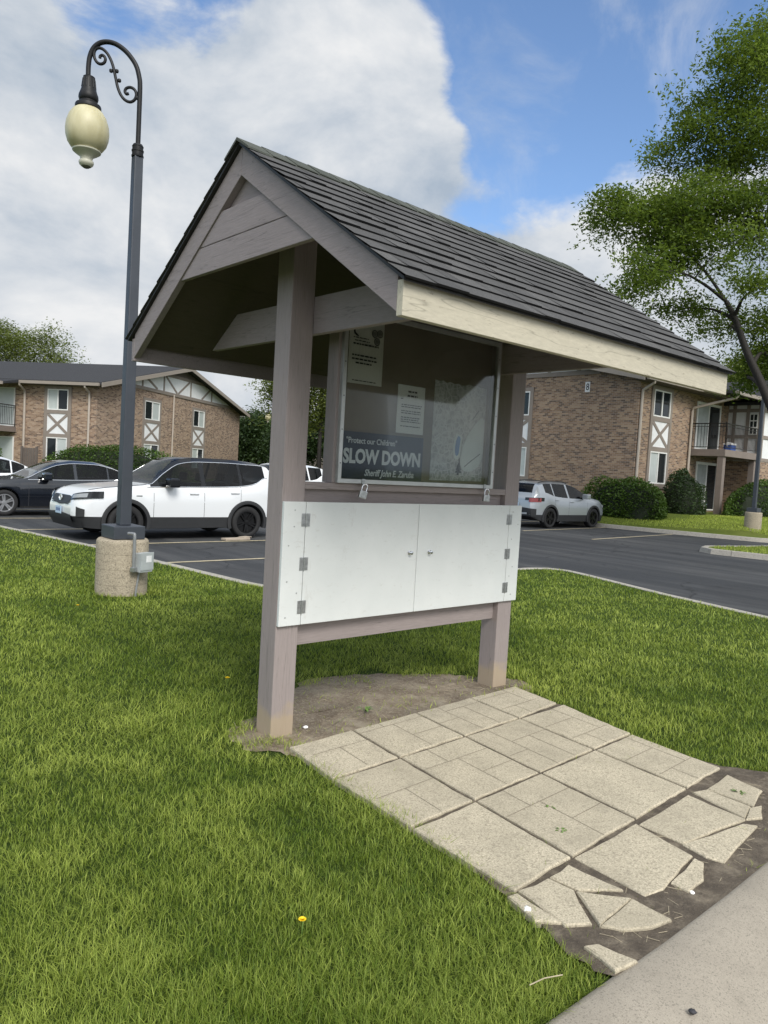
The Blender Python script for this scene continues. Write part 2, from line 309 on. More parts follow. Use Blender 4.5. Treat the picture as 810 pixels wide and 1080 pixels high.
SLAB = concrete('slab_concrete', (.52, .46, .345), .95, 140, .5)
PAINTL = plain('faded_line_paint', (.42, .36, .24), .8, 0, .25, 14)
GRASSM = leaf_mat('grass_blade', (.080, .138, .010), (.49, .56, .115), .3)
# buildings
BRICKA = brick_mat('tan_brick', [(.31, .205, .135), (.42, .30, .205), (.23, .148, .097), (.47, .345, .25), (.35, .24, .165), (.15, .10, .073), (.39, .27, .18)])
BRICKB = brick_mat('brown_brick', [(.31, .205, .13), (.41, .285, .185), (.24, .15, .096), (.44, .315, .21), (.33, .22, .145), (.14, .10, .078), (.37, .25, .165), (.20, .135, .095)])
TRIM = plain('taupe_trim', (.235, .20, .172), .75, 0, .08, 3)
TRIMD = plain('dark_taupe_trim', (.12, .10, .088), .8, 0, .1, 3)
STUCCO = plain('white_stucco', (.72, .73, .74), .85, 0, .05, 4)
WINF = plain('white_window_frame', (.74, .74, .72), .5, 0, .03, 4)
DOWNP = plain('beige_downpipe', (.44, .385, .33), .55, 0, .05, 4)
GUTM = plain('gutter_taupe', (.27, .235, .20), .55, 0, .05, 3)
def win_glass(name, c, rough=.06):
    t = NT(name); t.col(c); t.set(Roughness=rough); t.b.inputs['Specular IOR Level'].default_value = .32; return t.m
WGLASS = win_glass('window_glass', (.018, .022, .024)); CURT = plain('curtain_behind_glass', (.33, .36, .35), .35, 0, .2, 3); CURT2 = plain('blind_behind_glass', (.46, .50, .49), .3, 0, .06, 3)
IRON = plain('black_railing_iron', (.014, .013, .012), .5, .2, .1, 20)
DECK = plain('deck_board_paint', (.20, .165, .145), .8, 0, .1, 3)
# vehicles
def car_paint(name, c, metal=0, rough=.28):
    t = NT(name); t.col(c); t.set(Roughness=rough, Metallic=metal); t.b.inputs['Coat Weight'].default_value = .8; t.b.inputs['Coat Roughness'].default_value = .03; return t.m
CWHITE = car_paint('white_car_paint', (.66, .68, .70)); CBLACK = plain('black_car_paint', (.010, .011, .013), .22, 0, .05, 4, spec=.3); CNAVY = car_paint('midnight_car_paint', (.006, .008, .013), .1, .22)
CGREY = car_paint('silver_grey_car_paint', (.36, .385, .41), .35, .3); PLAS = plain('black_plastic_cladding', (.02, .021, .023), .55, 0, .1, 10)
def car_glass(name, tint, refl):
    t = NT(name); tr = t.n('ShaderNodeBsdfTransparent'); tr.inputs[0].default_value = (*tint, 1); gl = t.n('ShaderNodeBsdfGlossy'); gl.inputs['Roughness'].default_value = .02
    fr = t.n('ShaderNodeFresnel'); fr.inputs['IOR'].default_value = 1.45; mu = t.n('ShaderNodeMath', operation='MULTIPLY'); mu.inputs[1].default_value = refl; t.l(fr.outputs[0], mu.inputs[0])
    ms = t.n('ShaderNodeMixShader'); t.l(mu.outputs[0], ms.inputs[0]); t.l(tr.outputs[0], ms.inputs[1]); t.l(gl.outputs[0], ms.inputs[2]); t.l(ms.outputs[0], t.out.inputs['Surface']); return t.m
CGLASS = car_glass('tinted_car_glass', (.30, .32, .33), .75); CSCREEN = car_glass('windscreen_glass', (.60, .63, .64), .9); SEATM = plain('dark_seat_cloth', (.022, .022, .024), .9); TYRE = plain('tyre_rubber', (.014, .014, .015), .8, 0, .15, 20); RIMB = plain('gloss_black_rim', (.012, .012, .013), .25, .4, .1, 10)
RIMS = plain('silver_rim', (.55, .56, .58), .3, .8, .05, 10); CHROME = plain('chrome_trim', (.75, .76, .78), .15, 1, .02, 10)
LENS = win_glass('headlamp_lens', (.30, .32, .34), .08); LENSD = win_glass('dark_lamp_housing', (.03, .032, .035), .08); RED = win_glass('tail_lamp_red', (.30, .075, .08), .1); PLATE = plain('number_plate_pale_blue', (.45, .58, .72), .4, 0, .05, 20)
PLATEK = plain('plate_marks', (.06, .10, .25), .5)
# plants
LEAFL = leaf_mat('locust_leaf', (.040, .078, .012), (.175, .24, .040), .48)
LEAFH = leaf_mat('hedge_leaf', (.020, .046, .008), (.105, .18, .028), .25)
LEAFD = leaf_mat('dark_leaf', (.014, .032, .010), (.055, .09, .028), .25)
LEAFM = leaf_mat('maple_leaf', (.06, .085, .02), (.22, .26, .07), .4)
BARK = painted_wood('bark', (.022, .018, .015), worn=(.045, .038, .032), wear=.62, grain=(10, 10, 1.5))
BUSHCORE = plain('dark_bush_core', (.012, .018, .008), .95, 0, .2, 6)
YEL = plain('dandelion_yellow', (.85, .62, .01), .6, 0, .1, 90)
STEMG = plain('stem_green', (.12, .20, .04), .6)
BLUEP = plain('cooler_blue', (.03, .08, .30), .4); WHITEPL = plain('white_plastic', (.75, .75, .75), .45); CARD = plain('bleached_board', (.38, .32, .26), .85, 0, .15, 12)
CHAIRM = plain('grey_blue_chair_fabric', (.14, .18, .24), .8)
STRAW = plain('dry_straw', (.42, .36, .25), .8)

# ------------------------------------------------------------------ geometry helpers
def link(o, parent=None):
    COL.objects.link(o)
    if parent is not None: o.parent = parent
    return o
class MB:
    def __init__(self): self.v = []; self.f = []; self.sm = False
    def add(self, vs, fs):
        o = len(self.v); self.v += [tuple(p) for p in vs]; self.f += [tuple(i+o for i in f) for f in fs]; return self
    def box(self, x0, x1, y0, y1, z0, z1, M=None):
        vs = [(x, y, z) for z in (z0, z1) for y in (y0, y1) for x in (x0, x1)]
        if M is not None: vs = [M @ Vector(p) for p in vs]
        return self.add(vs, [(0, 2, 3, 1), (4, 5, 7, 6), (0, 1, 5, 4), (2, 6, 7, 3), (0, 4, 6, 2), (1, 3, 7, 5)])
    def prism(self, poly, vec):
        """polygon (list of 3d points) extruded along vec"""
        n = len(poly); a = [Vector(p) for p in poly]; b = [p + Vector(vec) for p in a]
        nr = Vector((0, 0, 0))
        for i in range(n): nr += a[i].cross(a[(i+1) % n])
        if nr.dot(Vector(vec)) > 0: a, b = b, a
        return self.add(a + b, [tuple(range(n)), tuple(range(2*n-1, n-1, -1))] + [(i, i+n, (i+1) % n+n, (i+1) % n)[::-1] for i in range(n)][::1])
    def quad(self, a, b, c, d): return self.add([a, b, c, d], [(0, 1, 2, 3)])
    def tube(self, pts, rad, n=10, cap=True, squash=None):
        pts = [Vector(p) for p in pts]; rads = rad if hasattr(rad, '__len__') else [rad]*len(pts)
        t0 = (pts[1]-pts[0]).normalized(); ref = Vector((0, 0, 1)) if abs(t0.z) < .9 else Vector((1, 0, 0)); nrm = t0.cross(ref).normalized()
        vs = []; fs = []
        for i, p in enumerate(pts):
            t = (pts[min(i+1, len(pts)-1)] - pts[max(i-1, 0)]).normalized(); nrm = (nrm - t*nrm.dot(t)).normalized(); bn = t.cross(nrm)
            for k in range(n):
                a = 2*math.pi*k/n; vs.append(p + (nrm*math.cos(a) + bn*math.sin(a))*rads[i])
        for i in range(len(pts)-1):
            for k in range(n): fs.append((i*n+k, i*n+(k+1) % n, (i+1)*n+(k+1) % n, (i+1)*n+k))
        if cap: fs.append(tuple(range(n))[::-1]); fs.append(tuple(range((len(pts)-1)*n, len(pts)*n)))
        return self.add(vs, fs)
    def lathe(self, prof, n=32, M=None, cap=True):
        vs = []; fs = []
        for r, z in prof:
            for k in range(n):
                a = 2*math.pi*k/n; p = Vector((r*math.cos(a), r*math.sin(a), z)); vs.append(M @ p if M is not None else p)
        m = len(prof)
        for i in range(m-1):
            for k in range(n): fs.append((i*n+k, i*n+(k+1) % n, (i+1)*n+(k+1) % n, (i+1)*n+k))
        if cap: fs.append(tuple(range(n))[::-1]); fs.append(tuple(range((m-1)*n, m*n)))
        return self.add(vs, fs)
    def build(self, name, mat, parent=None, smooth=False, bevel=0, sharp=35, loc=None):
        me = bpy.data.meshes.new(name); me.from_pydata(self.v, [], self.f); me.update()
        if bevel:
            bm = bmesh.new(); bm.from_mesh(me); bmesh.ops.remove_doubles(bm, verts=bm.verts, dist=1e-5)
            bmesh.ops.recalc_face_normals(bm, faces=bm.faces)
            es = [e for e in bm.edges if len(e.link_faces) == 2 and e.calc_face_angle(0) > R(28)]
            bmesh.ops.bevel(bm, geom=es, offset=bevel, segments=2, affect='EDGES', profile=.6, clamp_overlap=True); bm.to_mesh(me); bm.free()
        if smooth:
            me.shade_smooth()
            me.set_sharp_from_angle(angle=R(sharp))
        me.materials.append(mat)
        o = bpy.data.objects.new(name, me); link(o, parent)
        if loc is not None: o.location = loc
        return o
def tag(o, label=None, cat=None, group=None, kind=None):
    if label: o['label'] = label
    if cat: o['category'] = cat
    if group: o['group'] = group
    if kind: o['kind'] = kind
    return o
def empty(name, loc, rz=0, label=None, cat=None, group=None):
    o = bpy.data.objects.new(name, None); o.empty_display_size = .2; link(o); o.location = loc; o.rotation_euler = (0, 0, rz)
    return tag(o, label, cat, group)
def copy_tree(o, parent=None):
    c = o.copy(); COL.objects.link(c); c.parent = parent
    for ch in list(o.children): copy_tree(ch, c)
    return c
def np_mesh(name, V, Fq, mat, parent=None, tint=None, smooth=False):
    """V (n,3), Fq (m,k) all faces of k corners"""
    me = bpy.data.meshes.new(name); n = len(V); m, k = Fq.shape
    me.vertices.add(n); me.vertices.foreach_set('co', np.ascontiguousarray(V, dtype=np.float32).ravel())
    me.loops.add(m*k); me.loops.foreach_set('vertex_index', np.ascontiguousarray(Fq, dtype=np.int32).ravel())
    me.polygons.add(m); me.polygons.foreach_set('loop_start', np.arange(m, dtype=np.int32)*k)
    if tint is not None:
        a = me.attributes.new('tint', 'FLOAT', 'POINT'); a.data.foreach_set('value', np.ascontiguousarray(tint, dtype=np.float32))
    me.update(calc_edges=True); me.validate()
    if smooth: me.shade_smooth()
    me.materials.append(mat); o = bpy.data.objects.new(name, me); link(o, parent); return o
def text_mesh(name, s, size, mat, parent, M, extrude=.0008, offset=0, sx=1.0, align='LEFT', shear=0):
    cu = bpy.data.curves.new(name, 'FONT'); cu.body = s; cu.size = size; cu.extrude = extrude; cu.offset = offset; cu.align_x = align; cu.shear = shear; cu.resolution_u = 3
    tmp = bpy.data.objects.new(name, cu); COL.objects.link(tmp); bpy.context.view_layer.update()
    me = bpy.data.meshes.new_from_object(tmp.evaluated_get(bpy.context.evaluated_depsgraph_get())); bpy.data.objects.remove(tmp); bpy.data.curves.remove(cu)
    me.transform(M @ Matrix.Diagonal((sx, 1, 1, 1))); me.materials.clear(); me.materials.append(mat); me.name = name
    o = bpy.data.objects.new(name, me); return link(o, parent)
def smooth_interp(xs, ys, x):
    """monotone-ish cubic (catmull-rom with clamped slopes)"""
    xs = np.asarray(xs, float); ys = np.asarray(ys, float); x = np.asarray(x, float)
    h = np.diff(xs); d = np.diff(ys)/h; m = np.zeros_like(ys)
    m[0], m[-1] = d[0], d[-1]
    for i in range(1, len(xs)-1): m[i] = 0 if d[i-1]*d[i] <= 0 else 2*d[i-1]*d[i]/(d[i-1]+d[i])
    k = np.clip(np.searchsorted(xs, x)-1, 0, len(h)-1); t = np.clip((x-xs[k])/h[k], 0, 1); hk = h[k]
    return (2*t**3-3*t**2+1)*ys[k] + (t**3-2*t**2+t)*hk*m[k] + (-2*t**3+3*t**2)*ys[k+1] + (t**3-t**2)*hk*m[k+1]
def catmull(pts, n=8):
    P = [Vector(p) for p in pts]; P = [P[0]*2-P[1]] + P + [P[-1]*2-P[-2]]; out = []
    for i in range(1, len(P)-2):
        for k in range(n):
            t = k/n; a, b, c, d = P[i-1], P[i], P[i+1], P[i+2]
            out.append(.5*((2*b) + (c-a)*t + (2*a-5*b+4*c-d)*t*t + (3*b-a-3*c+d)*t**3))
    out.append(P[-2]); return out

# ------------------------------------------------------------------ setting: ground
LOT = -0.12
def sheet(name, poly, z, mat, cuts=0):
    m = MB(); m.add([(x, y, z) for x, y in poly], [tuple(range(len(poly)))]); o = m.build(name, mat)
    if o.data.polygons[0].normal.z < 0: o.data.flip_normals()
    return tag(o, kind='structure')
sheet('ground', [(-700, -700), (700, -700), (700, 700), (-700, 700)], LOT-.02, TURF2)
sheet('parking_lot', [(-14, 4.0), (1.0, 4.0), (4.5, -40), (26.0, -40), (26.0, 44), (-14, 44)], LOT-.004, ASPH)
sheet('road', [(-40, -3.2), (-40, -12), (24, -12), (24, -3.2)], LOT+.0, ASPH)
# main lawn outline (plan), kerb along the lot sides
TIP = [(6.35, -1.2), (6.46, .16), (6.91, 1.81), (7.35, 3.0), (7.62, 3.75), (7.72, 4.1), (7.62, 4.36), (7.3, 4.47), (6.9, 4.5)]
LAWN_EDGE = [(6.1, -2.388)] + TIP + [(4.5, 4.5), (2.4, 4.5), (1.98, 4.52), (1.78, 4.62), (1.70, 4.9), (1.3, 9.07), (.80, 12.6), (-.2, 19.5), (-2.5, 36)]
lawn_poly = [(-40, -2.388)] + LAWN_EDGE + [(-40, 36)]
sheet('lawn', lawn_poly, 0.0, TURF)
def offset_line(pts, d):
    out = []
    for i, p in enumerate(pts):
        a = Vector(pts[max(i-1, 0)]); b = Vector(pts[min(i+1, len(pts)-1)]); t = (b-a).normalized(); out.append((p[0]+t.y*d, p[1]-t.x*d))
    return out
def kerb_along(name, pts, width, z1, z0, mat, side=1, r=.02):
    """kerb: profile swept along a plan line, lawn on its left, road on its right"""
    prof = [(-.0, z0), (0, z1-r*.3), (r*.5, z1), (width-r*1.4, z1), (width-.3*r, z1-r*.5), (width, z1-r*1.8), (width+.03, z0)]
    lines = [offset_line(pts, side*d) for d, z in prof]; V = []; Fc = []
    n = len(pts)
    for (d, z), ln in zip(prof, lines): V += [(x, y, z) for x, y in ln]
    for i in range(len(prof)-1):
        for k in range(n-1):
            f = (i*n+k, i*n+k+1, (i+1)*n+k+1, (i+1)*n+k); Fc.append(f if side < 0 else f[::-1])
    m = MB(); m.add(V, Fc); o = m.build(name, mat, smooth=True); return tag(o, kind='structure')
def dens(pts, step=.5):
    out = []
    for a, b in zip(pts[:-1], pts[1:]):
        L = math.dist(a, b); n = max(1, int(L/step))
        for k in range(n): out.append((a[0]+(b[0]-a[0])*k/n, a[1]+(b[1]-a[1])*k/n))
    out.append(pts[-1]); return out
kerb_along('kerb', dens(LAWN_EDGE), .15, .015, LOT-.02, KERB, 1)
# street-side rolled kerb and gutter pan (camera side), joints cut in every 3 m
def rolled():
    prof = [(-2.36, -.1), (-2.362, -.012), (-2.375, .012), (-2.40, .022), (-2.47, .024), (-2.55, .016), (-2.66, -.008), (-2.80, -.05), (-2.92, -.078), (-3.02, -.090), (-3.45, -.075), (-3.452, -.13)]
    for x0, x1 in ((-34, -6.5), (-6.492, 2.4), (2.408, 6.2)):
        xs = np.arange(x0, x1, .5).tolist() + [x1]; V = []; Fc = []; n = len(xs)
        for y, z in prof: V += [(x, y+.012*math.sin(x*2.1), z) for x in xs]
        for i in range(len(prof)-1):
            for k in range(n-1): Fc.append((i*n+k, (i+1)*n+k, (i+1)*n+k+1, i*n+k+1))
        m = MB(); m.add(V, Fc); tag(m.build('street_kerb', WALKC, smooth=True, sharp=50), kind='structure')
rolled()
# painted stall lines
def stripe(x0, y0, x1, y1, w=.1):
    d = Vector((x1-x0, y1-y0)).normalized(); p = Vector((-d.y, d.x))*w/2; z = LOT+.004
    m = MB(); m.quad((x0-p.x, y0-p.y, z), (x1-p.x, y1-p.y, z), (x1+p.x, y1+p.y, z), (x0+p.x, y0+p.y, z)); o = m.build('stall_line', PAINTL)
    if o.data.polygons[0].normal.z < 0: o.data.flip_normals()
    tag(o, kind='structure')
for y, x0 in ((7.85, 1.75), (10.5, 1.5), (13.45, 1.2), (16.25, .9), (19.1, .5), (21.9, .2), (24.7, -.2)): stripe(x0, y, x0+5.4, y+.08)
for y in (9.45, 12.05, 14.8, 17.6): stripe(16.1, y-.5, 22.2, y+.12)
# lawn in front of the right-hand building, rising gently to its wall
def lawn2():
    e = [(20.6, 44), (21.7, 14.7), (22.0, 12.6), (22.6, 9.3), (23.2, 7.0), (23.7, 6.45), (24.6, 6.2), (60, 6.6)]
    a = [(22.2, 44), (22.9, 14.7), (23.2, 12.6), (23.8, 9.9), (24.4, 8.2), (24.9, 7.7), (25.6, 7.4), (60, 7.8)]
    b = [(23.9, 44), (24.2, 14.7), (24.3, 12.9), (24.7, 11.8), (25.0, 11.2), (25.6, 10.9), (26.4, 10.7), (60, 11)]
    m = MB(); n = len(e); V = [(x, y, 0) for x, y in e] + [(x, y, .2) for x, y in a] + [(x, y, .48) for x, y in b] + [(60, 44, .5)]
    Fc = [(r*n+k, r*n+k+1, (r+1)*n+k+1, (r+1)*n+k) for r in range(2) for k in range(n-1)] + [tuple(range(2*n, 3*n)) + (3*n,)]
    m.add(V, Fc); o = m.build('lawn_verge', TURF2, smooth=True)
    if o.data.polygons[0].normal.z < 0: o.data.flip_normals()
    tag(o, kind='structure')
    kerb_along('kerb', dens([(60, 6.6), (24.6, 6.2), (23.7, 6.45), (23.2, 7.0), (22.6, 9.3), (22.0, 12.6), (21.7, 14.7), (20.6, 44)][::-1]), .15, .015, LOT-.02, KERB, 1)
lawn2()
# grass island with its kerb
isl = [(16.4, 4.9), (16.35, 5.35), (16.6, 5.7), (17.1, 5.85), (18.5, 5.5), (22, 4.9), (45, 4.9), (45, -2), (19, -2), (17.6, 0), (16.7, 3.2), (16.4, 4.9)]
sheet('grass_island', isl[:-1], 0.0, TURF2)
kerb_along('kerb', dens(isl), .16, .015, LOT-.02, KERB, -1)
# verge before the left building
verge = [(-2.8, 36.2), (8.2, 33.4), (13.0, 33.2), (15.0, 35.5), (30, 47), (45, 58), (45, 110), (-60, 110), (-60, 36.2)]
sheet('lawn_verge', verge, .0, TURF2); kerb_along('kerb', dens(verge[:6], 1), .15, .015, LOT-.02, KERB, 1)

# dirt patch under the board, and worn dark soil beside the street kerb
def blobsheet(name, pts, z, mat, jit=.03, sub=7):
    loop = catmull([(x, y, 0) for x, y in pts] + [(pts[0][0], pts[0][1], 0)], sub)[:-1]
    loop = [(p.x + random.uniform(-jit, jit), p.y + random.uniform(-jit, jit)) for p in loop]
    cx = sum(p[0] for p in loop)/len(loop); cy = sum(p[1] for p in loop)/len(loop)
    m = MB(); rings = [1., .72, .4]; V = []; n = len(loop); Fc = []
    for r in rings: V += [(cx+(x-cx)*r, cy+(y-cy)*r, z + (0 if r == 1 else random.uniform(.0, .006))) for x, y in loop]
    V.append((cx, cy, z+.006))
    for i in range(2):
        for k in range(n): Fc.append((i*n+k, i*n+(k+1) % n, (i+1)*n+(k+1) % n, (i+1)*n+k))
    for k in range(n): Fc.append((2*n+k, 2*n+(k+1) % n, 3*n))
    m.add(V, Fc); o = m.build(name, mat, smooth=True)
    if o.data.polygons[0].normal.z < 0: o.data.flip_normals()
    return tag(o, kind='structure'), loop
DIRT_PTS = [(-1.27, -.02), (-1.2, .24), (-1.0, .36), (-.6, .62), (-.15, .88), (.35, .74), (.72, .56), (1.0, .32), (1.22, .12), (1.18, -.16), (.2, -.3), (-.9, -.34), (-1.12, -.24)]
_, DIRT = blobsheet('soil', DIRT_PTS, .006, SOIL)
PAD_PTS = [(-1.06, -.25), (-1.10, -.9), (-1.14, -1.5), (-1.24, -2.0), (-1.29, -2.38), (-.6, -2.40), (.4, -2.40), (1.3, -2.36), (1.02, -2.0), (.80, -1.55), (.88, -1.0), (1.00, -.5), (1.0, -.22), (.2, -.21), (-.9, -.23)]
_, PADO = blobsheet('worn_soil', PAD_PTS, .015, DIRT2, .02)

# paving slabs: a 4 x 4 grid turned five degrees, each slab its own piece; the street-side row is cracked
def paving():
    ux = Vector((.5635, .0285)); uy = Vector((.064, .6065)); O = Vector((-.09, -.632))
    def G(i, j): return O + ux*i + uy*j      # i: along the board, j: away from the street
    def slab(poly, z=.030, shrink=.0095, seams=()):
        c = sum(poly, Vector((0, 0)))/len(poly); n = len(poly); P = []
        ar = sum(poly[i].x*poly[(i+1) % n].y-poly[(i+1) % n].x*poly[i].y for i in range(n))
        if ar < 0: poly = poly[::-1]
        # inset each edge
        for i in range(n):
            a, b, d = poly[i-1], poly[i], poly[(i+1) % n]; e1 = (b-a).normalized(); e2 = (d-b).normalized(); n1 = Vector((-e1.y, e1.x)); n2 = Vector((-e2.y, e2.x)); bis = (n1+n2)
            P.append(b + bis*(shrink/max(.5, bis.dot(n1))))
        # subdivide edges with slight chipping
        Q = []
        for i in range(n):
            a, b = P[i], P[(i+1) % n]; L = (b-a).length; k = max(1, int(L/.06))
            for q in range(k):
                w = a + (b-a)*q/k
                if q: w = w + (c-w).normalized()*abs(random.gauss(0, .0035))
                Q.append(w)
        tilt = (random.uniform(-.003, .003), random.uniform(-.003, .003)); m = MB(); n = len(Q)
        def zz(p): return z + (p-c).x*tilt[0] + (p-c).y*tilt[1]
        V = [(p.x, p.y, -.01) for p in Q] + [(p.x, p.y, zz(p)-.006) for p in Q]
        V += [(*(p + (c-p).normalized()*.006), zz(p)) for p in Q]
        Fc = [tuple(range(2*n, 3*n))]
        for r in range(2):
            for k in range(n): Fc.append((r*n+k, r*n+(k+1) % n, (r+1)*n+(k+1) % n, (r+1)*n+k))
        m.add(V, Fc); o = m.build('paving_slab', SLAB); return tag(o, kind='structure'), zz
    def tile_lines(o_i, o_j, pat, zz):
        """scored joints of the ashlar-look slabs: narrow dark grooves"""
        m = MB()
        for (a, b, c, d) in pat:
            if o_i == 1: a, c = min(a, .76), min(c, .76)
            if o_j == 0: b, d = min(b, .77), min(d, .77)
            if (a, b) == (c, d): continue
            p = G(o_i + a, o_j + b); q = G(o_i + c, o_j + d); t = (q-p).normalized(); nn = Vector((-t.y, t.x))*.0022
            pts = [p-nn, q-nn, q+nn, p+nn]; m.quad(*[(w.x, w.y, zz(w)+.0012) for w in pts])
        ob = m.build('slab_score_line', GROOVE)
        for pl in ob.data.polygons:
            if pl.normal.z < 0: ob.data.flip_normals(); break
        tag(ob, kind='structure')
    PATS = [[(.03, .34, .64, .34), (.64, .03, .64, .97), (.33, .34, .33, .97), (.64, .5, .97, .5)], [(.03, .66, .97, .66), (.36, .66, .36, .97), (.5, .03, .5, .66), (.5, .33, .97, .33)],
            [(.34, .03, .34, .97), (.34, .62, .97, .62), (.03, .4, .34, .4), (.66, .03, .66, .62)], [(.03, .3, .97, .3), (.62, .3, .62, .97), (.3, .03, .3, .3), (.03, .66, .62, .66)]]
    k = 0
    for j in (0, -1, -2, -3):
        for i in (-2, -1, 0, 1):
            poly = [G(i, j), G(i+1, j), G(i+1, j+1), G(i, j+1)]
            if j == 0:   # the row at the posts is trimmed at the board
                poly = [G(i, 0), G(i+1, 0), G(i+1, .80), G(i, .80)]
            if i == -2:  # outer column cut short under the grass
                e_ = {1: -1.86, 0: -1.87, -1: -1.81, -2: -1.74}; poly[0] = G(e_.get(j, -1.7), j); poly[3] = G(e_[j+1], j+1 if j else .80)
            if i == 1 and j == -3: continue
            if (i, j) == (1, 0): poly[2] = G(1.93, .78); poly[1] = G(1.90, .06)
            if (i, j) == (1, -1): poly[2] = G(1.93, .0); poly[1] = G(1.82, -1)
            if (i, j) == (1, -2): poly[2] = G(1.80, -1); poly[1] = G(1.80, -2)
            if j == -3: continue
            o, zz = slab(poly)
            if not (i == -2 and j == -2) and not (i == 0 and j == -2):
                tile_lines(i, j, PATS[k % 4] if i > -2 else [(.25, .5, .97, .5), (.6, .05, .6, .5)], zz)
            k += 1
    # cracked front row, each fragment a piece (plan coordinates)
    fr = [
        [(-0.988, -1.927), (-0.857, -1.915), (-0.837, -2.145), (-0.973, -2.044)],
        [(-1.171, -1.913), (-1.013, -1.928), (-1.0, -2.036), (-1.129, -2.196), (-1.21, -2.147)],
        [(-0.993, -2.054), (-0.867, -2.199), (-1.107, -2.223)],
        [(-1.1, -2.234), (-0.865, -2.212), (-0.868, -2.361), (-0.965, -2.343), (-1.065, -2.288)],
        [(-1.238, -1.914), (-1.202, -1.92), (-1.215, -2.125), (-1.276, -2.067)],
        [(-1.26, -2.267), (-1.221, -2.284), (-1.193, -2.409), (-1.288, -2.393)],
        [(-0.771, -1.896), (-0.271, -1.885), (-0.334, -2.181), (-0.687, -2.238), (-0.79, -2.219)],
        [(-0.615, -2.243), (-0.354, -2.21), (-0.358, -2.243), (-0.487, -2.303), (-0.615, -2.306)],
        [(-0.25, -1.898), (0.259, -1.877), (0.229, -2.169), (-0.255, -2.105)],
        [(-0.263, -2.117), (0.173, -2.193), (0.204, -2.234), (-0.265, -2.29), (-0.284, -2.226)],
        [(0.324, -1.873), (0.42, -1.899), (0.402, -2.123), (0.248, -2.161)],
        [(0.713, -1.877), (0.662, -2.077), (0.425, -2.13), (0.437, -1.9)],
        [(0.385, -2.138), (0.455, -2.159), (0.321, -2.212), (0.241, -2.177)],
    ]
    for q in fr: slab([Vector(p) + Vector((.004, .018)) for p in q], z=.0275 + random.uniform(-.002, .002), shrink=-.0055)
GROOVE = plain('slab_groove', (.20, .17, .125), .95)
paving()

# ------------------------------------------------------------------ notice board kiosk
S, W = 1.071, .156; YC = .0865; D = 1.312; XL, XR = -1.3785, 1.615
ZET, ZEB, ZRI, ZRIB = 2.4185, 2.2655, 3.296, 3.143
SLOPE = (ZRI-ZET)/D
K = empty('notice_board_shelter', (0, 0, 0), 0, 'brown wooden notice board shelter with shingled gable roof and white cupboard doors', 'notice board')
for sx in (-1, 1):
    m = MB(); x0 = -S if sx < 0 else S-W
    m.box(x0, x0+W, 0, W, -.05, 2.98 if sx < 0 else 2.98); m.build('post', POSTM, K, bevel=.006)
# tie beams on the inner face of each post, ends cut to the roof pitch
for x0 in (-S+W+.001, S-W-.041):
    m = MB(); zb, zt = 2.362, 2.575
    def yl(z): return (ZRIB-.03-z)/SLOPE
    m.prism([(x0, YC-yl(zb)+.02, zb), (x0, YC+yl(zb)-.02, zb), (x0, YC+yl(zt)-.02, zt), (x0, YC-yl(zt)+.02, zt)], (.04, 0, 0)); m.build('tie_beam', RAKEM, K, bevel=.003)
m = MB(); m.box(XL+.075, XR-.075, YC-.045, YC+.045, 2.98, 3.10); m.build('ridge_beam', BOARDX, K, bevel=.003)
# roof deck (soffit) two slopes, under the shingles
for sy in (-1, 1):
    m = MB(); y0, y1 = YC, YC+sy*(D-.03)
    def P(y, off): return ZRI - abs(y-YC)*SLOPE + off
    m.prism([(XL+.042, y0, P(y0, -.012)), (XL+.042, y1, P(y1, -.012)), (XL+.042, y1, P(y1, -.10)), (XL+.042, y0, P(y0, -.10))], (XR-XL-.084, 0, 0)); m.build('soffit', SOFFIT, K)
# fascias and rake boards
for sy in (-1, 1):
    y = YC + sy*(D+.041); m = MB(); m.box(XL-.003, XR+.003, min(y, y-sy*.038), max(y, y-sy*.038), ZEB-.022, ZET-.026); m.build('fascia', CREAM if sy < 0 else RAKEM, K, bevel=.003)
for sx in (-1, 1):
    x = XL if sx < 0 else XR
    for sy in (-1, 1):
        m = MB(); ya, yb = YC+sy*.0006, YC+sy*(D-.0005 if sy > 0 else D+.002)
        yb = YC+sy*(D+.002)
        m.prism([(x, ya, ZRI), (x, yb, ZET-.001), (x, yb, ZEB-.003), (x, ya, ZRIB)], (-sx*.04, 0, 0)) if sx > 0 else m.prism([(x-.002, ya, ZRI), (x-.002, yb, ZET-.001), (x-.002, yb, ZEB-.003), (x-.002, ya, ZRIB)], (.042, 0, 0))
        m.build('rake_board', RAKEM, K, bevel=.003)
    # two horizontal boards closing the gable top, and the recessed siding above
    def yb_(z): return (ZRIB - z)/SLOPE
    for za, zb in ((2.685, 2.836), (2.840, 3.000)):
        xx = x - sx*.008
        h0, h1 = yb_(za)+.03, yb_(zb)+.03
        m = MB(); m.prism([(xx, YC-h0, za), (xx, YC+h0, za), (xx, YC+h1, zb), (xx, YC-h1, zb)], (-sx*.03, 0, 0)); m.build('gable_board', BOARDY, K, bevel=.0025)
    xx = x - sx*.041; m = MB(); m.prism([(xx, YC-.62, 2.80), (xx, YC+.62, 2.80), (xx, YC, 3.215)], (-sx*.02, 0, 0)); m.build('gable_siding', BOARDY, K)
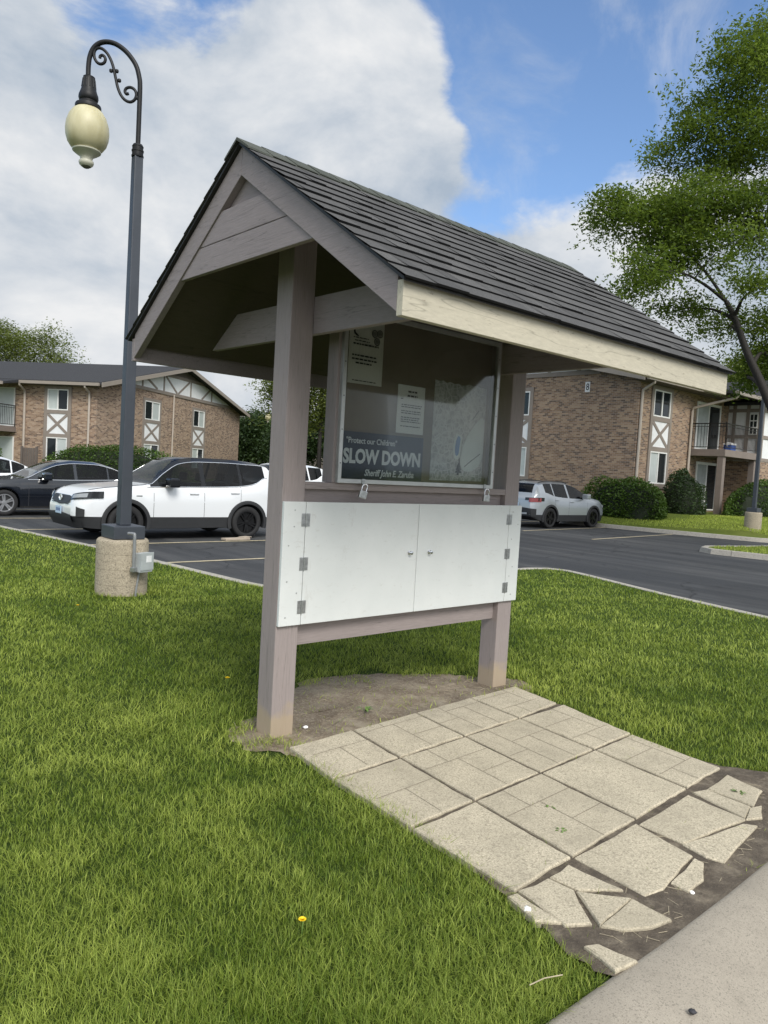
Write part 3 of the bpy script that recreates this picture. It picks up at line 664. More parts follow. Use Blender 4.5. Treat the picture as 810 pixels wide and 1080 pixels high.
# shingles: lapped courses, each of tabs of two thicknesses
def shingles():
    V = []; Fq = []; T = []
    L = math.hypot(D+.078, (D+.078)*SLOPE); n = 12; ex = L/n
    x0, x1 = XL-.035, XR+.035
    for sy in (-1, 1):
        dirv = Vector((0, sy*math.cos(math.atan(SLOPE)), -math.sin(math.atan(SLOPE)))); nr = Vector((0, sy*math.sin(math.atan(SLOPE)), math.cos(math.atan(SLOPE))))
        O = Vector((0, YC, ZRI+.018))
        for c in range(n):
            x = x0 - random.uniform(0, .2)
            while x < x1:
                w = random.choice((.09, .13, .17, .2, .24)); a, b = max(x, x0), min(x+w-random.choice((0, 0, .005)), x1); x += w
                if b <= a+.004: continue
                th = random.choice((.013, .013, .013, .0165)); tint = random.choice((.0, .25, .45, .6, 1.0))*random.uniform(.8, 1.1)
                s0, s1 = c*ex - (.0 if c == 0 else .03), (c+1)*ex
                p = [O+dirv*s0+nr*.003, O+dirv*s1+nr*th, O+dirv*s1+nr*th, O+dirv*(s1-.002)+nr*(th-.0115)]
                base = len(V)
                for q in p:
                    for xx in (a, b): V.append((xx, q.y, q.z))
                T += [tint]*4 + [-1.]*4  # butt edges tinted black: asphalt edge plus painted shadow line between courses
                for f in ((0, 1, 3, 2), (4, 5, 7, 6)): Fq.append([base+i for i in (f if sy < 0 else f[::-1])])
    return np.array(V), np.array(Fq), np.array(T)
V, Fq, T = shingles(); np_mesh('roof', V, Fq, SHINGLE, K, T)
for sy in (-1, 1):   # drip edge: dark underlayment edge beneath the shingles
    y1 = YC+sy*(D+.064); m = MB()
    def P(y, off): return ZRI - abs(y-YC)*SLOPE + off
    m.prism([(XL-.024, YC, P(YC, .018)), (XL-.024, y1, P(y1, .018)), (XL-.024, y1, P(y1, .003)), (XL-.024, YC, P(YC, .003))], (XR-XL+.048, 0, 0)); m.build('drip_edge', plain('drip_edge_black', (.018, .017, .016), .6) if 'drip_edge_black' not in MATS else MATS['drip_edge_black'], K)
m = MB(); x = XL-.04; i = 0
while x < XR+.03:                        # ridge caps, each lapped over the next
    w = .30; x2 = min(x+w, XR+.04); lift = .022; z0 = ZRI+.024
    for sy in (-1, 1):
        a = (x, YC, z0+.010+random.uniform(0, .003)); b = (x2, YC, z0+.006); dy = .125; dz = dy*SLOPE
        aa = (x, YC+sy*dy, a[2]-dz+.004); bb = (x2, YC+sy*dy, b[2]-dz)
        m.quad(*((a, aa, bb, b) if sy < 0 else (b, bb, aa, a)))
        m.quad(*(((a[0], a[1], a[2]-.016), (aa[0], aa[1], aa[2]-.012), aa, a) if sy > 0 else (a, aa, (aa[0], aa[1], aa[2]-.012), (a[0], a[1], a[2]-.016))))
        m.quad(*((aa, (aa[0], aa[1], aa[2]-.01), (bb[0], bb[1], bb[2]-.01), bb) if sy < 0 else (bb, (bb[0], bb[1], bb[2]-.01), (aa[0], aa[1], aa[2]-.01), aa)))
    x += .155
o = m.build('ridge_cap', CAPM, K); at = o.data.attributes.new('tint', 'FLOAT', 'POINT'); at.data.foreach_set('value', np.repeat(rng.random(len(o.data.vertices)//12+1), 12)[:len(o.data.vertices)].astype(np.float32))
# rails between the posts
m = MB(); m.box(-S+W+.001, S-W-.001, .045, .085, .531, .68); m.build('lower_rail', BOARDX, K, bevel=.003)
m = MB(); m.box(-S+W+.001, S-W-.001, .002, .095, 1.468, 1.510); m.build('top_rail', BOARDX, K, bevel=.003)
m = MB(); m.box(-S+W+.001, S-W-.001, .042, .08, 1.30, 1.467); m.build('apron_board', BOARDX, K, bevel=.002)
m = MB(); m.box(-S+W+.001, S-W-.001, .09, .105, .69, 1.467); m.build('back_panel', BOARDX, K)
# cupboard: two fixed end strips and two hinged doors of white painted board
ZT, ZB = 1.393, .670; yF, yB = -.022, -.0015
seamL, seamR, mid = -.915, .950, .006
for a, b in ((-S+.002, seamL-.002), (seamR+.002, S+.022)):
    m = MB(); m.box(a, b, yF, yB, ZB, ZT); st = m.build('end_strip', WHITEP, K, bevel=.002)
    for z in (.72, .86, .93, 1.14, 1.25, 1.345):
        n = MB(); x = a + (b-a)*random.choice((.28, .5, .75, .2)); n.lathe([(.0045, 0), (.0045, .0015), (.002, .002)], 8, Matrix.Translation((x, yF, z)) @ Matrix.Rotation(R(90), 4, 'X')); n.build('screw', STEEL, st)
for a, b, hx, kx in ((seamL+.002, mid-.010, seamL, -.066), (mid+.004, seamR-.002, seamR, .118)):
    m = MB(); m.box(a, b, yF-.0005, yB-.0005, ZB, ZT); d = m.build('cupboard_door', WHITEP, K, bevel=.0025)
    for z in (.775, 1.03, 1.288):
        h = MB(); 
        for q in (-1, 1): h.box(hx+q*.003 if q > 0 else hx-.029, hx+.029 if q > 0 else hx-.003, yF-.0035, yF-.001, z-.038, z+.038)
        h.tube([(hx, yF-.005, z-.038), (hx, yF-.005, z+.038)], .0048, 8)
        for q in (-1, 1):
            for zz in (-.026, 0, .026): h.lathe([(.004, 0), (.003, .002)], 8, Matrix.Translation((hx+q*(.014 + .006*(zz == 0)), yF-.0036, z+zz)) @ Matrix.Rotation(R(90), 4, 'X'))
        h.build('hinge', STEEL, d)
    kn = MB(); kn.lathe([(.013, 0), (.013, .002), (.006, .004), (.006, .012), (.0125, .017), (.0145, .023), (.012, .028), (.004, .030)], 20, Matrix.Translation((kx, yF, 1.07)) @ Matrix.Rotation(R(90), 4, 'X')); kn.build('knob', CHROME, d, smooth=True)
m = MB(); m.box(mid-.0095, mid+.0035, yF+.006, yB-.001, ZB, ZT); m.build('door_astragal', WHITEP, K)
# display case
for x0 in (-.722, .735):
    m = MB(); m.box(x0, x0+.036, 0, .10, 1.511, 2.63); m.build('case_jamb', WOOD, K, bevel=.003)
CX0, CX1, CZ0, CZ1 = -.700, .728, 1.512, 2.56; yc = -.028
m = MB(); m.box(-.685, .734, .062, .078, 1.512, 2.62); m.build('case_back', CORK, K)
m = MB(); m.box(-.685, .734, 0.0, .06, 2.56, 2.62); m.build('case_head', WOOD, K)
m = MB(); w = .026
m.box(CX0, CX1, yc, -.001, CZ0, CZ0+w); m.box(CX0, CX1, yc, -.001, CZ1-w, CZ1)
m.box(CX0, CX0+w, yc, -.001, CZ0+w, CZ1-w); m.box(CX1-w, CX1, yc, -.001, CZ0+w, CZ1-w); fr = m.build('case_frame', ALU, K, bevel=.002)
for x in (CX0+w/2, CX1-w/2):
    for z in np.linspace(CZ0+.12, CZ1-.12, 5): n = MB(); n.lathe([(.004, 0), (.0035, .0015)], 8, Matrix.Translation((x, yc, z)) @ Matrix.Rotation(R(90), 4, 'X')); n.build('screw', INK, fr)
m = MB(); m.box(CX0+w-.004, CX1-w+.004, -.016, -.012, CZ0+w-.004, CZ1-w+.004); m.build('case_glass', GLASS, K)
for x in (-.50, .640):   # hasps
    m = MB(); m.box(x-.012, x+.012, yc-.005, yc-.0005, CZ0-.012, CZ0+.03); m.tube([(x-.008, yc-.005, CZ0-.002), (x-.008, yc-.026, CZ0-.002), (x+.008, yc-.026, CZ0-.002), (x+.008, yc-.005, CZ0-.002)], .003, 8); m.build('hasp', STEEL, K)
# padlocks
for x, tilt, lab in ((-.50, 14, 'steel padlock hanging tilted under the left end of the glass case'), (.640, 4, 'steel padlock hanging straight under the right end of the glass case')):
    p = empty('padlock', (x, yc-.026, CZ0-.004), 0, lab, 'padlock', 'padlocks on the notice case'); p.rotation_euler = (0, R(tilt), R(-20))
    b = MB(); b.box(-.025, .025, -.012, .012, -.088, -.040); b.build('lock_body', STEEL, p, bevel=.004)
    sh = MB(); pts = [(-.016, 0, -.042), (-.016, 0, -.016)] + [(.016*math.cos(a), 0, -.016+.018*math.sin(a)) for a in np.linspace(math.pi, 0, 9)[1:-1]] + [(.016, 0, -.016), (.016, 0, -.042)]
    sh.tube(pts, .0042, 10); sh.build('shackle', CHROME, p, smooth=True)

# papers and signs inside the case (y = .060 is the back board)
def rough_sheet(name, x0, x1, z0, z1, mat, label, cat, group=None, skew=0, torn=False):
    m = MB(); n = 14; y = .0600
    top = [(x0+(x1-x0)*k/n, y-.002-.003*math.sin(k*1.3), z1+skew*k/n+(random.uniform(-.012, .004) if torn else 0)) for k in range(n+1)]
    bot = [(x0+(x1-x0)*k/n, y-.0015, z0+skew*k/n) for k in range(n+1)]
    V = bot + top; m.add(V, [(k, k+1, n+1+k+1, n+1+k) for k in range(n)]); V2 = [(a, b+.0012, c) for a, b, c in V]; m.add(V2, [(k, n+1+k, n+2+k, k+1) for k in range(n)])
    # close rim
    N = len(V); m.f += [(0, N, N+n, n)] and []
    o = m.build(name, mat); tag(o, label, cat, group); return o
def bars(name, parent, rows, mat=None):
    for x0, x1, z, h in rows:
        x = x0; m = MB()
        while x < x1-.002:
            w = min(random.uniform(.010, .032), x1-x); m.box(x, x+w, .0545, .0552, z-h/2, z+h/2); x += w+.006
        m.build(name, mat or INK, parent)
p1 = rough_sheet('notice_paper', -.600, -.320, 2.128, 2.52, PAPER, 'large pale notice with black emblem circles in top left of case', 'notice', 'papers pinned in the case', .004)
rows = [(-.57, -.45, 2.41, .006), (-.56, -.44, 2.392, .006), (-.57, -.365, 2.372, .010)]
for k, z in enumerate((2.302, 2.279, 2.256)): rows.append((-.575+.03*(k == 2), -.375-.04*(k == 2), z, .010))
rows += [(-.565, -.375, 2.148, .006)]
bars('printed_text', p1, rows)
def ring(m, cx, cz, r, w=.006, y=.0545, n=28):
    for k in range(n):
        a, b = 2*math.pi*k/n, 2*math.pi*(k+1)/n
        m.add([(cx+q*math.cos(t), y, cz+q*math.sin(t)) for q, t in ((r, a), (r, b), (r-w, b), (r-w, a))], [(0, 1, 2, 3), (3, 2, 1, 0)])
m = MB()
for cx, cz in ((-.402, 2.452), (-.358, 2.457), (-.380, 2.405)):
    ring(m, cx, cz, .024); ring(m, cx, cz, .013, .004); m.box(cx-.008, cx+.008, .0545, .055, cz-.003, cz+.004)
m.build('emblem', INK, p1)
m = MB(); m.prism([(-.575, .0545, 2.47), (-.568, .0545, 2.43), (-.535, .0545, 2.415), (-.53, .0545, 2.423), (-.556, .0545, 2.44), (-.563, .0545, 2.47)], (0, .0006, 0)); m.build('corner_mark', INK, p1)
p2 = rough_sheet('notice_paper', -.174, .073, 1.853, 2.168, PAPER2, 'smaller white typed notice hanging in the middle of the case', 'notice', 'papers pinned in the case')
bars('printed_text', p2, [(-.085, -.005, 2.128, .012), (-.09, .0, 2.100, .012), (-.150, -.128, 2.078, .006)] + [(-.140, .02+random.uniform(-.02, .03), z, .006) for z in (2.040, 2.026, 2.0, 1.986, 1.958, 1.944, 1.930, 1.90)])
p3 = rough_sheet('street_map', .162, .698, 1.553, 2.235, MAPM, 'large grey street map with a blue lake pinned on the right', 'map', None, .008, True)
def flat(name, pts, mat, parent, y=.0535):
    m = MB(); c = catmull([(x, y, z) for x, z in pts] + [(pts[0][0], y, pts[0][1])], 5)[:-1]; m.add(c, [tuple(range(len(c)))]); m.add([(a, b+.0008, z) for a, b, z in c], [tuple(range(len(c)))[::-1]]); return m.build(name, mat, parent)
flat('lake', [(.415, 1.875), (.442, 1.86), (.437, 1.80), (.430, 1.745), (.405, 1.735), (.392, 1.77), (.398, 1.83)], LAKE, p3, .0525)
flat('pale_zone', [(.47, 1.80), (.53, 1.90), (.66, 2.02), (.685, 1.9), (.68, 1.72), (.60, 1.64), (.50, 1.63), (.455, 1.69)], FIELD, p3, .0535)
flat('pale_shore', [(.40, 1.89), (.458, 1.87), (.452, 1.80), (.446, 1.72), (.40, 1.71), (.375, 1.76), (.38, 1.84)], FIELD, p3, .0538)
for q in ([(.50, 1.66), (.56, 1.70), (.66, 1.76)], [(.44, 1.72), (.45, 1.66), (.43, 1.60)], [(.56, 2.0), (.62, 2.07)]): m = MB(); m.tube([(a, .0535, b) for a, b in q], .003, 5); m.build('map_road', INK, p3)
m = MB()
for k, w in enumerate((.036, .029, .018)): m.prism([(.44-w, .0525, 1.615+.02*k), (.44+w, .0525, 1.615+.02*k), (.44, .0525, 1.65+.02*k)], (0, .0006, 0))
m.box(.434, .446, .0525, .0531, 1.598, 1.615); m.build('tree_mark', INK, p3)
p4 = MB(); p4.box(-.672, .075, .0500, .0535, 1.541, 1.832); sg = p4.build('traffic_sign', SIGNB, None); tag(sg, 'dark navy sign reading SLOW DOWN leaning inside the case', 'sign')
def TM(x, z, y=.0492): return Matrix.Translation((x, y, z)) @ Matrix.Rotation(R(90), 4, 'X')
text_mesh('lettering', '"Protect our Children"', .051, SIGNW, sg, TM(-.590, 1.762), .0006, .0006, .90)
text_mesh('lettering', 'SLOW DOWN', .122, SIGNW, sg, TM(-.608, 1.640), .0006, .0050, .84)
text_mesh('lettering', 'Sheriff John E. Zaruba', .058, SIGNW, sg, TM(-.43, 1.562), .0006, .0012, .84, shear=.25)

# ------------------------------------------------------------------ street lamps
def make_lamp(loc, rz, label, with_box=True):
    r = empty('street_lamp', loc, rz, label, 'street lamp', 'lamps round the car park')
    m = MB(); m.lathe([(.29, -.05), (.29, .60), (.285, .622), (.268, .638), (.0, .64)], 40, cap=False)
    base = m.build('concrete_base', BASECON, r, smooth=True)
    q = MB()
    for z in (.125, .30, .475): q.lathe([(.2905, z-.002), (.2915, z), (.2905, z+.002)], 40, cap=False)
    q.build('form_joint', GROOVE, base)
    m = MB(); m.box(-.185, .185, -.185, .185, .642, .792); m.build('base_cover', LGREY, r, bevel=.01)
    m = MB(); a, b = .066, .050; z0, z1 = .793, 4.962
    m.add([(-a, -a, z0), (a, -a, z0), (a, a, z0), (-a, a, z0), (-b, -b, z1), (b, -b, z1), (b, b, z1), (-b, b, z1)], [(3, 2, 1, 0), (4, 5, 6, 7), (0, 1, 5, 4), (1, 2, 6, 5), (2, 3, 7, 6), (3, 0, 4, 7)]); pole = m.build('pole', LGREY, r, bevel=.012)
    h = MB(); h.box(-.0680, -.0635, -.036, .036, 1.02, 1.26); h.build('hand_hole_cover', LGREY, pole)
    m = MB(); m.lathe([(.066, 4.99), (.068, 5.005), (.062, 5.01), (.062, 5.045), (.067, 5.05), (.067, 5.065), (.060, 5.07), (.060, 5.10), (.064, 5.105), (.05, 5.13), (.032, 5.135)], 24, Matrix.Translation((0, 0, -.03))); m.build('collar', LBLACK, r, smooth=True)
    # crook: local +X points along the arm
    Q = lambda x, y: ((588-x+(700-y)*.012)*.001895, 0, 5.075+(700-y)*.00181)
    pts = [Q(*q) for q in ((283, 285), (284, 225), (291, 170), (311, 121), (346, 89), (392, 78), (442, 88), (492, 119), (532, 160), (566, 212), (584, 272), (590, 330), (588, 500), (582, 705))]
    pts[-1] = (0, 0, 5.07); pts[-2] = (0, 0, 5.44); pts[-3] = (0.002, 0, 5.74)
    m = MB(); m.tube(catmull(pts, 5), .0265, 14); m.build('crook_arm', LBLACK, r, smooth=True)
    # scrollwork inside the crook: an S with a spiral at each end
    sc = [Q(*q) for q in ((350, 178), (352, 166), (364, 160), (377, 168), (383, 186), (374, 206), (352, 213), (330, 200), (316, 170), (318, 137), (336, 119), (362, 121), (392, 146), (416, 187), (433, 236), (447, 296), (460, 348), (479, 392), (505, 421), (536, 431), (561, 416), (571, 386), (561, 357), (536, 343), (511, 350), (503, 369), (512, 384), (526, 380))]
    m = MB(); m.tube(catmull(sc, 4), .0165, 10)
    for q in ((418, 250), (452, 250), (468, 306), (575, 404)):
        c = Q(*q); m.lathe([(0, -.024), (.018, -.015), (.022, 0), (.018, .015), (0, .024)], 12, Matrix.Translation(c), cap=False)
    m.build('scroll_bracket', LBLACK, r, smooth=True)
    T = Matrix.Translation((.575, 0, -.032))
    prof = [(.058, 5.84), (.064, 5.835), (.062, 5.82), (.066, 5.80), (.078, 5.71), (.092, 5.665), (.104, 5.635), (.107, 5.605), (.100, 5.580), (.092, 5.57), (.092, 5.555), (.112, 5.545), (.135, 5.53), (.140, 5.515), (.140, 5.490), (.132, 5.485)]
    m = MB(); m.lathe(prof[::-1], 32, T)
    for k in range(12):
        a = 2*math.pi*k/12; m.tube([(.575+.064*math.cos(a), .064*math.sin(a), 5.783), (.575+.076*math.cos(a), .076*math.sin(a), 5.683)], .006, 6)
    m.build('fitter', LBLACK, r, smooth=True)
    gp = [(.125, 5.487), (.160, 5.46), (.200, 5.40), (.226, 5.32), (.234, 5.24), (.229, 5.18), (.208, 5.11), (.175, 5.062), (.145, 5.035)]
    m = MB(); m.lathe(gp[::-1], 40, T); m.build('globe', GLOBE, r, smooth=True)
    fp = [(.145, 5.036), (.155, 5.03), (.152, 5.018), (.115, 4.99), (.078, 4.968), (.066, 4.945), (.064, 4.925), (.078, 4.915), (.082, 4.898), (.074, 4.876), (.055, 4.858)]
    m = MB(); m.lathe(fp[::-1], 32, T); m.build('globe_collar', GLOBE2, r, smooth=True)
    m = MB(); m.lathe([(.0, 4.838), (.03, 4.842), (.045, 4.852), (.05, 4.862)], 20, T, cap=False); m.build('finial', plain('finial_dark', (.12, .11, .09)) if 'finial_dark' not in MATS else MATS['finial_dark'], r, smooth=True)
    return r
LAMP_AT = Vector((.04, 4.89, 0))
arm_dir = -RT; arm_ang = math.atan2(arm_dir.y, arm_dir.x)
lamp = make_lamp(LAMP_AT, 0, 'tall black lamp with cream acorn globe on round concrete base behind the shelter')
# the crook is turned towards the lawn while the square pole lines up with the kerbs
for ch in lamp.children:
    if ch.name.split('.')[0] in ('crook_arm', 'scroll_bracket', 'fitter', 'globe', 'globe_collar', 'finial'): ch.rotation_euler = (0, 0, arm_ang)
# meter box and conduit strapped to the base
bx = empty('meter_box', (LAMP_AT.x, LAMP_AT.y, 0), 0, 'small grey metal electrical box with conduit fixed to the lamp base', 'electrical box')
ang = math.atan2(CAM.y-LAMP_AT.y, CAM.x-LAMP_AT.x) + R(42); ca, sa = math.cos(ang), math.sin(ang)
bm_ = Matrix.Rotation(ang, 4, 'Z')
m = MB(); m.box(.30, .40, -.088, .088, .285, .505, bm_); b = m.build('box_body', BOXM, bx, bevel=.008)
m = MB(); m.box(.4005, .408, -.094, .094, .31, .512, bm_); m.build('box_lid', BOXM, b, bevel=.003)
m = MB(); m.box(.4085, .4095, -.02, .06, .40, .475, bm_); m.build('warning_sticker', STICK, b)
pp = [bm_ @ Vector(p) for p in ((.225, -.125, .72), (.30, -.125, .72), (.325, -.125, .69), (.325, -.125, .42), (.325, -.122, .33), (.325, -.095, .31))]
m = MB(); m.tube(catmull(pp, 5), .018, 10); m.build('conduit', PIPEM, bx, smooth=True)
m = MB(); m.box(.295, .35, -.15, -.092, .29, .345, bm_); m.build('conduit_fitting', STEEL, bx, bevel=.006)
m = MB(); m.tube([bm_ @ Vector(p) for p in ((.31, -.02, .285), (.300, -.035, .18), (.298, -.05, .08), (.298, -.06, -.02))], .012, 8); m.build('ground_cable', PIPEM, bx, smooth=True)
# the other lamps
def lamp_copy(loc, arm_world_dir, label):
    c = copy_tree(lamp); c.location = loc; c['label'] = label
    a = math.atan2(arm_world_dir.y, arm_world_dir.x)
    for ch in c.children:
        if abs(ch.rotation_euler[2]) > 1e-6: ch.rotation_euler = (0, 0, a)
    return c
lamp_copy((24.62, 7.80, .20), Vector((.7, -.7, 0)), 'slim grey lamp post on a concrete base before the right building')
lamp_copy((29.6, 47.2, 0), Vector((-.55, .75, 0)), 'far off lamp with a pale globe among the background trees')

# ------------------------------------------------------------------ vehicles
def make_car(loc, rz, label, cat, sp):
    """sp: dict of profiles along x (nose at 0, tail at L), heights above the ground"""
    r = empty(sp.get('name', 'parked_car'), loc, rz, label, cat, 'cars parked in the car park')
    L = sp['L']; rw = sp['rw']; Ra = sp['Ra']; fx, rx = sp['axles']
    zt = lambda x: float(smooth_interp(*zip(*sp['top']), [x])[0]); zbelt = lambda x: float(smooth_interp(*zip(*sp['belt']), [x])[0])
    hw = lambda x: float(smooth_interp(*zip(*sp['plan']), [x])[0]); zb0 = lambda x: float(smooth_interp(*zip(*sp['bottom']), [x])[0])
    cowl, rf, rb, tg = sp['cowl'], sp['roof_front'], sp['roof_back'], sp['glass_end']
    def zbot(x):
        z = zb0(x)
        for c in (fx, rx):
            if abs(x-c) < Ra: z = max(z, rw + math.sqrt(max(0, Ra*Ra-(x-c)**2)))
        return z
    def ring(x):
        w = hw(x); b = zbot(x); t = zt(x); be = min(zbelt(x), t-.03); be = max(be, b+.06); g = t-be; low = zb0(x)
        cl = sp['clad_z']
        z3 = max(b+.02, min(cl, be-.1)); z4 = z3 + (be-.05-z3)*.55; tum = .34*g + min(.05, g*.3)
        P = [(0, b), (w-.12, b), (w-.02, b+.012), (w-.004, z3), (w, z4), (w-.022, be-.05), (w-.055, be),
             (w-.055-.5*tum, be+.46*g), (w-.055-tum*.95, be+.86*g), (max(.1, w-.055-tum-min(.14, g+.05)), be+.972*g), (.5*w, be+.997*g), (0, t)]
        return P
    def shear(x, z):
        k = 0
        if x < .55: k += (.16*max(0, (z-.66)/.4)**1.2 + .10*max(0, (.42-z)/.2))*(1-x/.55)
        if x > L-.4: k -= (.10*max(0, (.45-z)/.2) + sp.get('tail_lean', .04)*max(0, (z-.7)/.4))*(1-(L-x)/.4)
        return x+k
    xs = set(np.arange(.42, L-.3, .085).round(4)) | {0, .012, .04, .09, .16, .25, .34, L, L-.012, L-.04, L-.09, L-.16, L-.24, cowl, rf, rb, tg}
    for c in (fx, rx):
        for k in range(13): xs.add(round(c - Ra*math.cos(math.pi*k/12), 4))
        xs |= {round(c-Ra-.004, 4), round(c+Ra+.004, 4)}
    for a, b in sp['windows']: xs |= {a, b}
    xs = sorted(x for x in xs if 0 <= x <= L); rings = [ring(x) for x in xs]; nr = 12
    parts = {}
    def put(part, quads):
        d = parts.setdefault(part, {'v': {}, 'V': [], 'F': []}); f = []
        for key, p in quads:
            if key not in d['v']: d['v'][key] = len(d['V']); d['V'].append(p)
            f.append(d['v'][key])
        f2 = [a for i, a in enumerate(f) if a not in f[:i]]
        if len(f2) >= 3: d['F'].append(tuple(f2))
    def pt(i, k, s): y, z = rings[i][k]; return ((i, k, s if y > 1e-6 else 0), (shear(xs[i], z), s*y, z))
    for i in range(len(xs)-1):
        xm = (xs[i]+xs[i+1])/2; g = min(zt(xs[i])-zbelt(xs[i]), zt(xs[i+1])-zbelt(xs[i+1])); gm = zt(xm)-zbelt(xm)
        for k in range(nr-1):
            if k == 0: part = 'underbody'
            elif k in (1, 2): part = 'cladding' if sp['suv'] else 'body'
            elif k <= 5: part = 'body'
            elif xm < cowl or xm > tg: part = 'body'
            elif k in (6, 7):
                part = 'body' if xm > sp['windows'][-1][1] else 'roof'
                for wi, (a, b) in enumerate(sp['windows']):
                    if a <= xm <= b and gm > .10: part = 'side_window:%d' % wi
            elif k == 8: part = 'roof'
            else: part = 'windscreen' if xm < rf else ('rear_window' if xm > rb else 'roof')
            for s in (-1, 1):
                q = [pt(i, k, s), pt(i+1, k, s), pt(i+1, k+1, s), pt(i, k+1, s)]; put(part + (':%d' % s if part.startswith('side_window') else ''), q if s < 0 else q[::-1])
    for i, fl in ((0, 1), (len(xs)-1, 0)):
        for k in range(1, nr-1):
            q = [pt(i, k, -1), pt(i, k+1, -1), pt(i, k+1, 1), pt(i, k, 1)]; part = 'cladding' if (sp['suv'] and k <= 2) else 'body'; put(part, q if not fl else q[::-1])
    mats = dict(body=sp['paint'], cladding=PLAS, underbody=PLAS, roof=sp['roof_mat'], side_window=CGLASS, windscreen=CSCREEN, rear_window=CGLASS)
    made = {}
    for part, d in parts.items():
        part = part.split(':')[0]; m = MB(); m.add(d['V'], d['F']); made[part] = m.build(part, mats[part], r, smooth=True, sharp=38)
    def yside(x, z):
        P = ring(x)
        for a, b in zip(P[1:9], P[2:10]):
            if a[1] <= z <= b[1]: return a[0] + (b[0]-a[0])*(z-a[1])/max(1e-6, b[1]-a[1])
        return P[4][0]
    def xnose(y):
        y = min(abs(y), max(p[1] for p in sp['plan'])-.005); a, b = 0., 1.2
        if hw(0) >= y: return 0.
        for _ in range(30):
            c = (a+b)/2
            if hw(c) < y: a = c
            else: b = c
        return b
    def xtail(y):
        y = min(abs(y), max(p[1] for p in sp['plan'])-.005); a, b = L-1.0, L
        if hw(L) >= y: return L
        for _ in range(30):
            c = (a+b)/2
            if hw(c) > y: a = c
            else: b = c
        return a
    def patch(name, ys, z0f, z1f, mat, off=.012, end='nose', parent=None, rows=3):
        m = MB(); V = []; n = len(ys)
        for j in range(rows+1):
            for y in ys:
                z = z0f(y) + (z1f(y)-z0f(y))*j/rows
                x = shear(xnose(y), z)-off if end == 'nose' else shear(xtail(y), z)+off
                V.append((x, y*(1+.012/max(.3, abs(y))*(abs(y) > .6)), z))
        m.add(V, [(j*n+k, j*n+k+1, (j+1)*n+k+1, (j+1)*n+k) for j in range(rows) for k in range(n-1)]); return m.build(name, mat, parent or r, smooth=True)
    # arches
    if sp['suv']:
        for c in (fx, rx):
            for s in (-1, 1):
                m = MB(); V = []; N = 26; a0 = R(-18)
                for k in range(N+1):
                    a = a0 + (math.pi-2*a0)*k/N
                    for rr, dy in ((Ra-.012, -.06), (Ra-.008, .016), (Ra+.035, .020), (Ra+.066, .012), (Ra+.072, -.02)):
                        x = c - rr*math.cos(a); z = max(rw + rr*math.sin(a), zb0(c)-.02); V.append((x, s*(hw(min(max(x, .35), L-.35))+dy), z))
                fs = [(k*5+j, k*5+j+1, (k+1)*5+j+1, (k+1)*5+j) for k in range(N) for j in range(4)]
                m.add(V, [f if s > 0 else f[::-1] for f in fs]); m.build('wheel_arch', PLAS, r, smooth=True)
    # wheels
    for c in (fx, rx):
        for s in (-1, 1):
            yo = s*(hw(c)-.012); T = Matrix.Translation((c, yo, rw)) @ Matrix.Rotation(R(90)*s, 4, 'X') @ Matrix.Rotation(random.random(), 4, 'Z')   # local z -> inward for s>0
            T = Matrix.Translation((c, yo, rw)) @ Matrix.Rotation(R(-90)*s, 4, 'X') @ Matrix.Rotation(random.random(), 4, 'Z')
            ri = rw*.70
            m = MB(); m.lathe([(ri, -.23), (ri, -.035), (ri*.96, -.05), (ri*.3, -.055), (0, -.055)], 36, T, cap=False); wheel = m.build('wheel', RIMB if sp['rim'] is RIMB else PLAS, r, smooth=True)
            t = MB(); t.lathe([(ri-.005, -.225), (rw*.93, -.23), (rw*.985, -.21), (rw, -.18), (rw, -.05), (rw*.985, -.02), (rw*.93, .0), (ri+.01, .0), (ri-.004, -.012)], 44, T, cap=False); t.build('tyre', TYRE, wheel, smooth=True, sharp=50)
            q = MB(); q.lathe([(ri-.002, -.03), (ri-.002, -.006), (ri-.022, -.006), (ri-.03, -.03)], 44, T, cap=False); q.lathe([(.0, -.012), (.055, -.014), (.06, -.05)], 20, T, cap=False)
            for k in range(5):
                for d in (-.13, .13):
                    a = 2*math.pi*k/5; A = T @ Matrix.Rotation(a, 4, 'Z')
                    p0 = Vector((.045*math.cos(d*2), .045*math.sin(d*2*1.2), -.022)); p1 = Vector(((ri-.012)*math.cos(d), (ri-.012)*math.sin(d), -.014)); nn = Vector((-math.sin(d), math.cos(d), 0))*.017; zz = Vector((0, 0, .014))
                    vs = [p0-nn, p1-nn, p1+nn, p0+nn]; vs = vs + [v-zz*1.6 for v in vs]; q.add([A @ v for v in vs], [(0, 1, 2, 3), (0, 4, 5, 1), (2, 6, 7, 3), (1, 5, 6, 2), (3, 7, 4, 0)])
            q.build('rim', sp['rim'], wheel)
    # seats and dash behind the glass
    zb_ = zbelt(rf)
    for sx, off in ((rf+.28, 0), (rf+1.20, .03)):
        for s in (-1, 1):
            m = MB(); MM = Matrix.Translation((sx, s*.38, 0)) @ Matrix.Rotation(R(12), 4, 'Y'); m.box(-.06, .06, -.24, .24, .35, zb_+.10, MM); seat = m.build('seat', SEATM, r, bevel=.04)
            m = MB(); m.box(-.045, .05, -.12, .12, zb_+.15, zb_+.33, MM); m.build('headrest', SEATM, seat, bevel=.03)
    m = MB(); m.box(cowl+.12, cowl+.50, -.66, .66, zb_-.30, zb_-.05); m.build('dashboard', SEATM, r, bevel=.03)
    if True:   # bonnet shut lines
        for s in (-1, 1):
            m = MB(); pts = [(shear(x, ring(x)[9][1]), s*(ring(x)[9][0]+.02), ring(x)[9][1]+.003) for x in np.linspace(.22, cowl-.03, 14)]; m.tube(pts, .005, 4); m.build('bonnet_seam', INK, made['body'])
